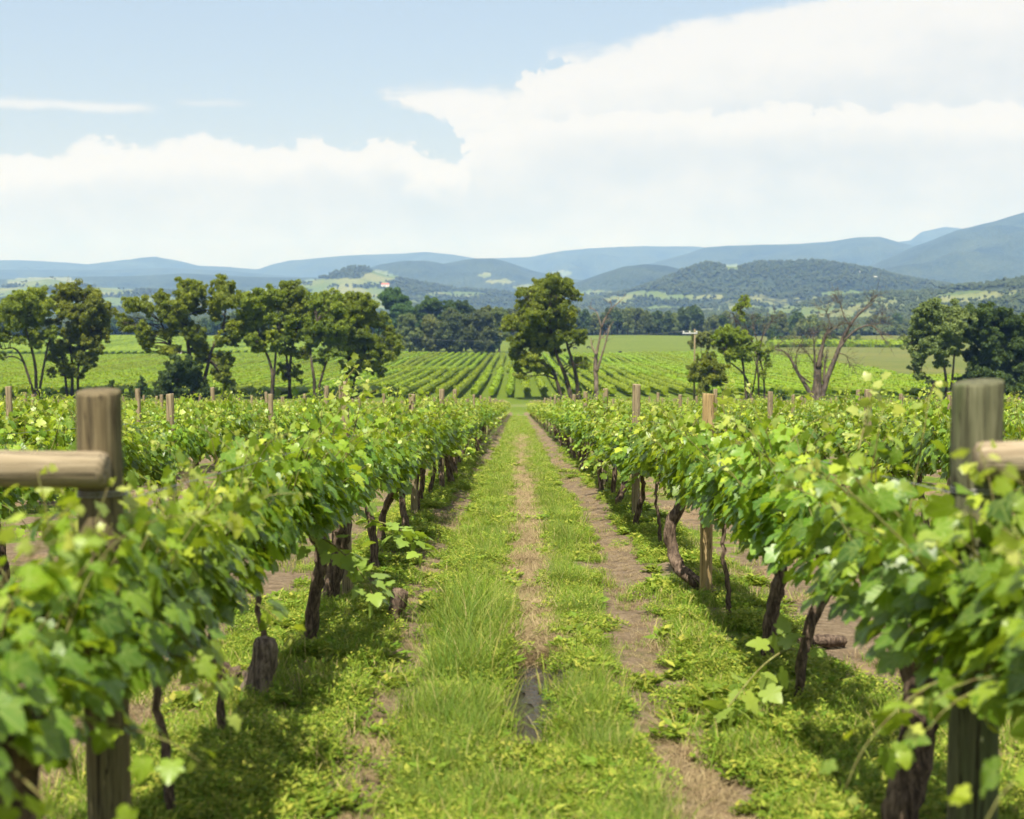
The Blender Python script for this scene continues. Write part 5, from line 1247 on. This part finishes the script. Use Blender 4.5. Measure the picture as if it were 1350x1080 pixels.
dd_ = 1150 * (5200 / 1150) ** g.random(n); uu = g.uniform(-0.42, 0.42, n); xx = uu * dd_; zz = ZT(xx, dd_)
fmk = forest_mask(xx, dd_, zz); clump = fbm(xx / 45, dd_ / 90, 3, 111)
pr = np.where(fmk > 0.5, 0.65, 0.09 + 0.5 * (clump > 0.55)); pr = np.where(fmk < 0.1, 0.012, pr)
k_ = g.random(n) < pr; xx, dd_, zz = xx[k_], dd_[k_], zz[k_]; n = len(xx)
s = g.uniform(0.5, 1.15, n) * (0.75 + 0.25 * (dd_ > 2500)); 
scatter('valley_woods', wc, np.column_stack([xx, dd_, zz]), np.column_stack([np.zeros(n), np.zeros(n), g.random(n) * 6.28]), np.column_stack([s, s, s]), g.integers(0, 5, n), 'woods and scattered trees across the valley and nearer hills', 'woods')

# ------------------------------------------------------------------ farm things far off
def flat_mat(name, col, rough=0.7):
    m, t, out = material(name); nz = t.noise(t.obj(), 1.2, 3); principled(t, out, t.mix(nz, tuple(q * 0.85 for q in col), col), rough); return m
WH, RD, GY, GL_, BK = flat_mat('white_wall', (0.75, 0.74, 0.70)), flat_mat('red_roof', (0.42, 0.13, 0.08)), flat_mat('grey_roof', (0.55, 0.57, 0.58), 0.4), flat_mat('window_glass', (0.05, 0.06, 0.08), 0.1), flat_mat('black_hide', (0.012, 0.011, 0.011))
def house(px, py, D, w_, dep, h, roof, label, rot=0.0):
    p = P(px, py, D); z_ = float(ZT(p[0], D)); root = empty('farmhouse', (p[0], D, z_), (0, 0, rot)); tag(root, label, 'house')
    mb = MB(); mb.add(*box(-w_ / 2, w_ / 2, -dep / 2, dep / 2, -3, h)); link('wall', mb.mesh('wall', WH, False), root)
    e = 0.6; V = np.array([(-w_ / 2 - e, -dep / 2 - e, h), (w_ / 2 + e, -dep / 2 - e, h), (w_ / 2 + e, dep / 2 + e, h), (-w_ / 2 - e, dep / 2 + e, h), (-w_ / 2 + 1, 0, h + dep * 0.32), (w_ / 2 - 1, 0, h + dep * 0.32)], float) + [0, 0, 0.02]
    mb = MB(); mb.add(V, [np.array([[0, 1, 5, 4], [2, 3, 4, 5], [3, 2, 1, 0]]), np.array([[1, 2, 5], [3, 0, 4]])]); link('roof', mb.mesh('roof', roof, False), root)
    for i in range(3):
        xw = -w_ * 0.32 + i * w_ * 0.32; mb = MB(); mb.add(*box(xw - w_ * 0.06, xw + w_ * 0.06, -dep / 2 - 0.06, -dep / 2 + 0.05, h * 0.35, h * 0.75)); link('window', mb.mesh('window', GL_, False), root)
house(508, 373, 4600, 26, 14, 6, RD, 'red-roofed farmhouse on the pale hillside above the far grove')
house(818, 393, 3400, 20, 12, 6, GY, 'white farmhouse beyond the top of the bare pale tree')
house(1152, 372, 3900, 17, 9, 3.5, GY, 'long pale shed in a clearing on the right-hand hill')
house(1136, 365, 4100, 12, 8, 3.5, GY, 'small pale shed high on the wooded right-hand hill', 0.2)
house(1166, 407, 1700, 11, 8, 3.5, GY, 'pale farmhouse among the trees behind the big dead tree')
# white van by the farm road on the left
p = P(236, 466, 622); vz = float(H(p[0], 622)); root = empty('van', (p[0], 622, vz + 0.0), (0, 0, 0)); tag(root, 'white van parked on the farm road behind the wide clumped gum tree', 'van')
prof = [(-2.6, 0.45), (-2.6, 2.3), (-2.4, 2.5), (1.0, 2.5), (1.7, 1.6), (2.5, 1.35), (2.6, 0.45)]
V = np.array([(a, s * 0.95, b) for s in (-1, 1) for a, b in prof]); nP = len(prof)
mb = MB(); mb.add(V, [np.array([[i, i + 1, nP + i + 1, nP + i] for i in range(nP - 1)] + [[nP - 1, 0, nP, 2 * nP - 1]]), np.array([list(range(nP))[::-1], list(range(nP, 2 * nP))])]); link('body', mb.mesh('body', WH, False), root)
for xw in (-1.6, 1.6):
    for s in (-1, 1):
        mb = MB(); mb.add(*tube(np.array([[xw, s * 0.8, 0.36], [xw, s * 1.0, 0.36]]), 0.36, 14)); link('wheel', mb.mesh('wheel', BK), root)
mb = MB(); mb.add(*box(0.2, 1.05, -0.97, 0.97, 1.6, 2.2)); link('window', mb.mesh('window', GL_, False), root)
tree('low clipped bush beside the farm road on the left', 600, [[(173, 473), (173, 470)]], [(167, 470, 3.2), (172, 469, 3.5), (178, 470, 3.4)], M['dark_leaf'], M['gum_bark'], None, seed=95, name='bush', trunk_r=0.1, card=0.3, hang=0)
# cows
def cow(px, D, rot, label, head_down):
    p = P(px, 465, D); root = empty('cow', (p[0], D, float(H(p[0], D))), (0, 0, rot)); tag(root, label, 'cow', 'black cows grazing in the paddock')
    me = bpy.data.meshes.new('body')
    hz = 0.35 if head_down else 1.45
    v = [(-0.75, 0, 1.25), (0.0, 0, 1.15), (0.7, 0, 1.22), (1.05, 0, 1.25 if not head_down else 0.95), (1.35, 0, hz), (1.62, 0, hz - 0.15)]
    r = [0.34, 0.42, 0.38, 0.2, 0.16, 0.10]; e = [(0, 1), (1, 2), (2, 3), (3, 4), (4, 5)]
    for sx, att in ((-0.72, 0), (0.66, 2)):
        for s in (-1, 1):
            b = len(v); back = sx < 0
            v += [(sx, s * 0.2, 0.85), (sx + (-0.10 if back else 0.02), s * 0.22, 0.45), (sx + (0.0 if back else -0.02), s * 0.22, 0.03)]; r += [0.17, 0.085, 0.065]; e += [(att, b), (b, b + 1), (b + 1, b + 2)]
    b = len(v); v += [(-1.08, 0, 1.2), (-1.16, 0, 0.6)]; r += [0.05, 0.04]; e += [(0, b), (b, b + 1)]
    for s in (-1, 1): b = len(v); v += [(1.33, s * 0.24, hz + 0.05)]; r += [0.05]; e += [(4, b)]
    me.from_pydata(v, e, []); o = link('cow_body', me, root)
    md = o.modifiers.new('skin', 'SKIN')
    for i, sv in enumerate(me.skin_vertices[0].data): sv.radius = (r[i], r[i]); sv.use_root = i == 1
    o.modifiers.new('sub', 'SUBSURF').levels = 1; me.materials.append(BK); o.name = 'body'
cow(818, 655, 0.2, 'black cow grazing in the paddock right of the bare pale tree', True)
cow(758, 730, 2.9, 'black cow between the two-trunked gum and the bare pale tree', False)
cow(776, 760, 0.3, 'small black cow farthest up the paddock next to the pale tree', True)
# power pole
def pole(px, ytop, D, label, name='power_pole', arm=1.2):
    p = P(px, ytop, D); z_ = float(ZT(p[0], D)); hgt = p[2] - z_; root = empty(name, (p[0], D, z_)); tag(root, label, 'power pole')
    mb = MB(); mb.add(*tube(np.array([[0, 0, -0.8], [0, 0, hgt * 0.5], [0, 0, hgt]]), [0.17, 0.14, 0.11], 10)); link('pole', mb.mesh('pole', M['post_wood']), root)
    mb = MB(); mb.add(*box(-arm * 1.7, arm * 0.35, -0.2, -0.09, hgt - 0.75, hgt - 0.58)); link('crossarm', mb.mesh('crossarm', GY, False), root)
    for q in (-arm * 1.55, -arm * 0.7, arm * 0.25):
        mb = MB(); mb.add(*tube(np.array([[q, -0.145, hgt - 0.58], [q, -0.145, hgt - 0.45], [q, -0.145, hgt - 0.3]]), [0.05, 0.11, 0.05], 8)); link('insulator', mb.mesh('insulator', WH), root)
    return p, z_, hgt
p1, z1, h1 = pole(916, 434, D1, 'tall thin wooden power pole with a pale crossarm right of centre')
p2, z2, h2 = pole(480, 436, 420, 'distant power pole hidden behind the broad gum tree on the left')
mb = MB()
for q in (-1.86, -0.84):
    a = np.array([p1[0] + q, p1[1] - 0.145, z1 + h1 - 0.3]); b = np.array([p2[0] + q, p2[1] - 0.145, z2 + h2 - 0.3]); t_ = np.linspace(0, 1, 30)[:, None]
    c = a * (1 - t_) + b * t_; c[:, 2] -= (4 * t_ * (1 - t_) * 2.2)[:, 0]; mb.add(*tube(c, 0.010, 4))
tag(link('power_line', mb.mesh('power_line', M['wire'])), 'pair of thin power lines running left from the pole past the grove', 'power line')

# ------------------------------------------------------------------ air
m = bpy.data.materials.new('haze'); m.use_nodes = True; t = NT(m.node_tree); t.n.clear(); out = t.new('ShaderNodeOutputMaterial')
pv = t.new('ShaderNodeVolumePrincipled'); pv.inputs['Color'].default_value = (0.25, 0.47, 1.0, 1); pv.inputs['Absorption Color'].default_value = (1, 1, 1, 1); pv.inputs['Density'].default_value = 0.95e-4; pv.inputs['Anisotropy'].default_value = 0.0
t.l.new(pv.outputs[0], out.inputs['Volume'])
V, Fc = box(-13500, 13500, -80, 18500, -90, 800)
hz = link('haze', mk_mesh('haze', V, Fc, None, False, [m])); tag(hz, 'pale blue air thickening towards the far hills', 'haze', kind='stuff')
m.cycles.homogeneous_volume = True
print('near vines', len(near), 'far vines', len(rest), 'rows', count, 'posts', len(pl), 'woods', n)
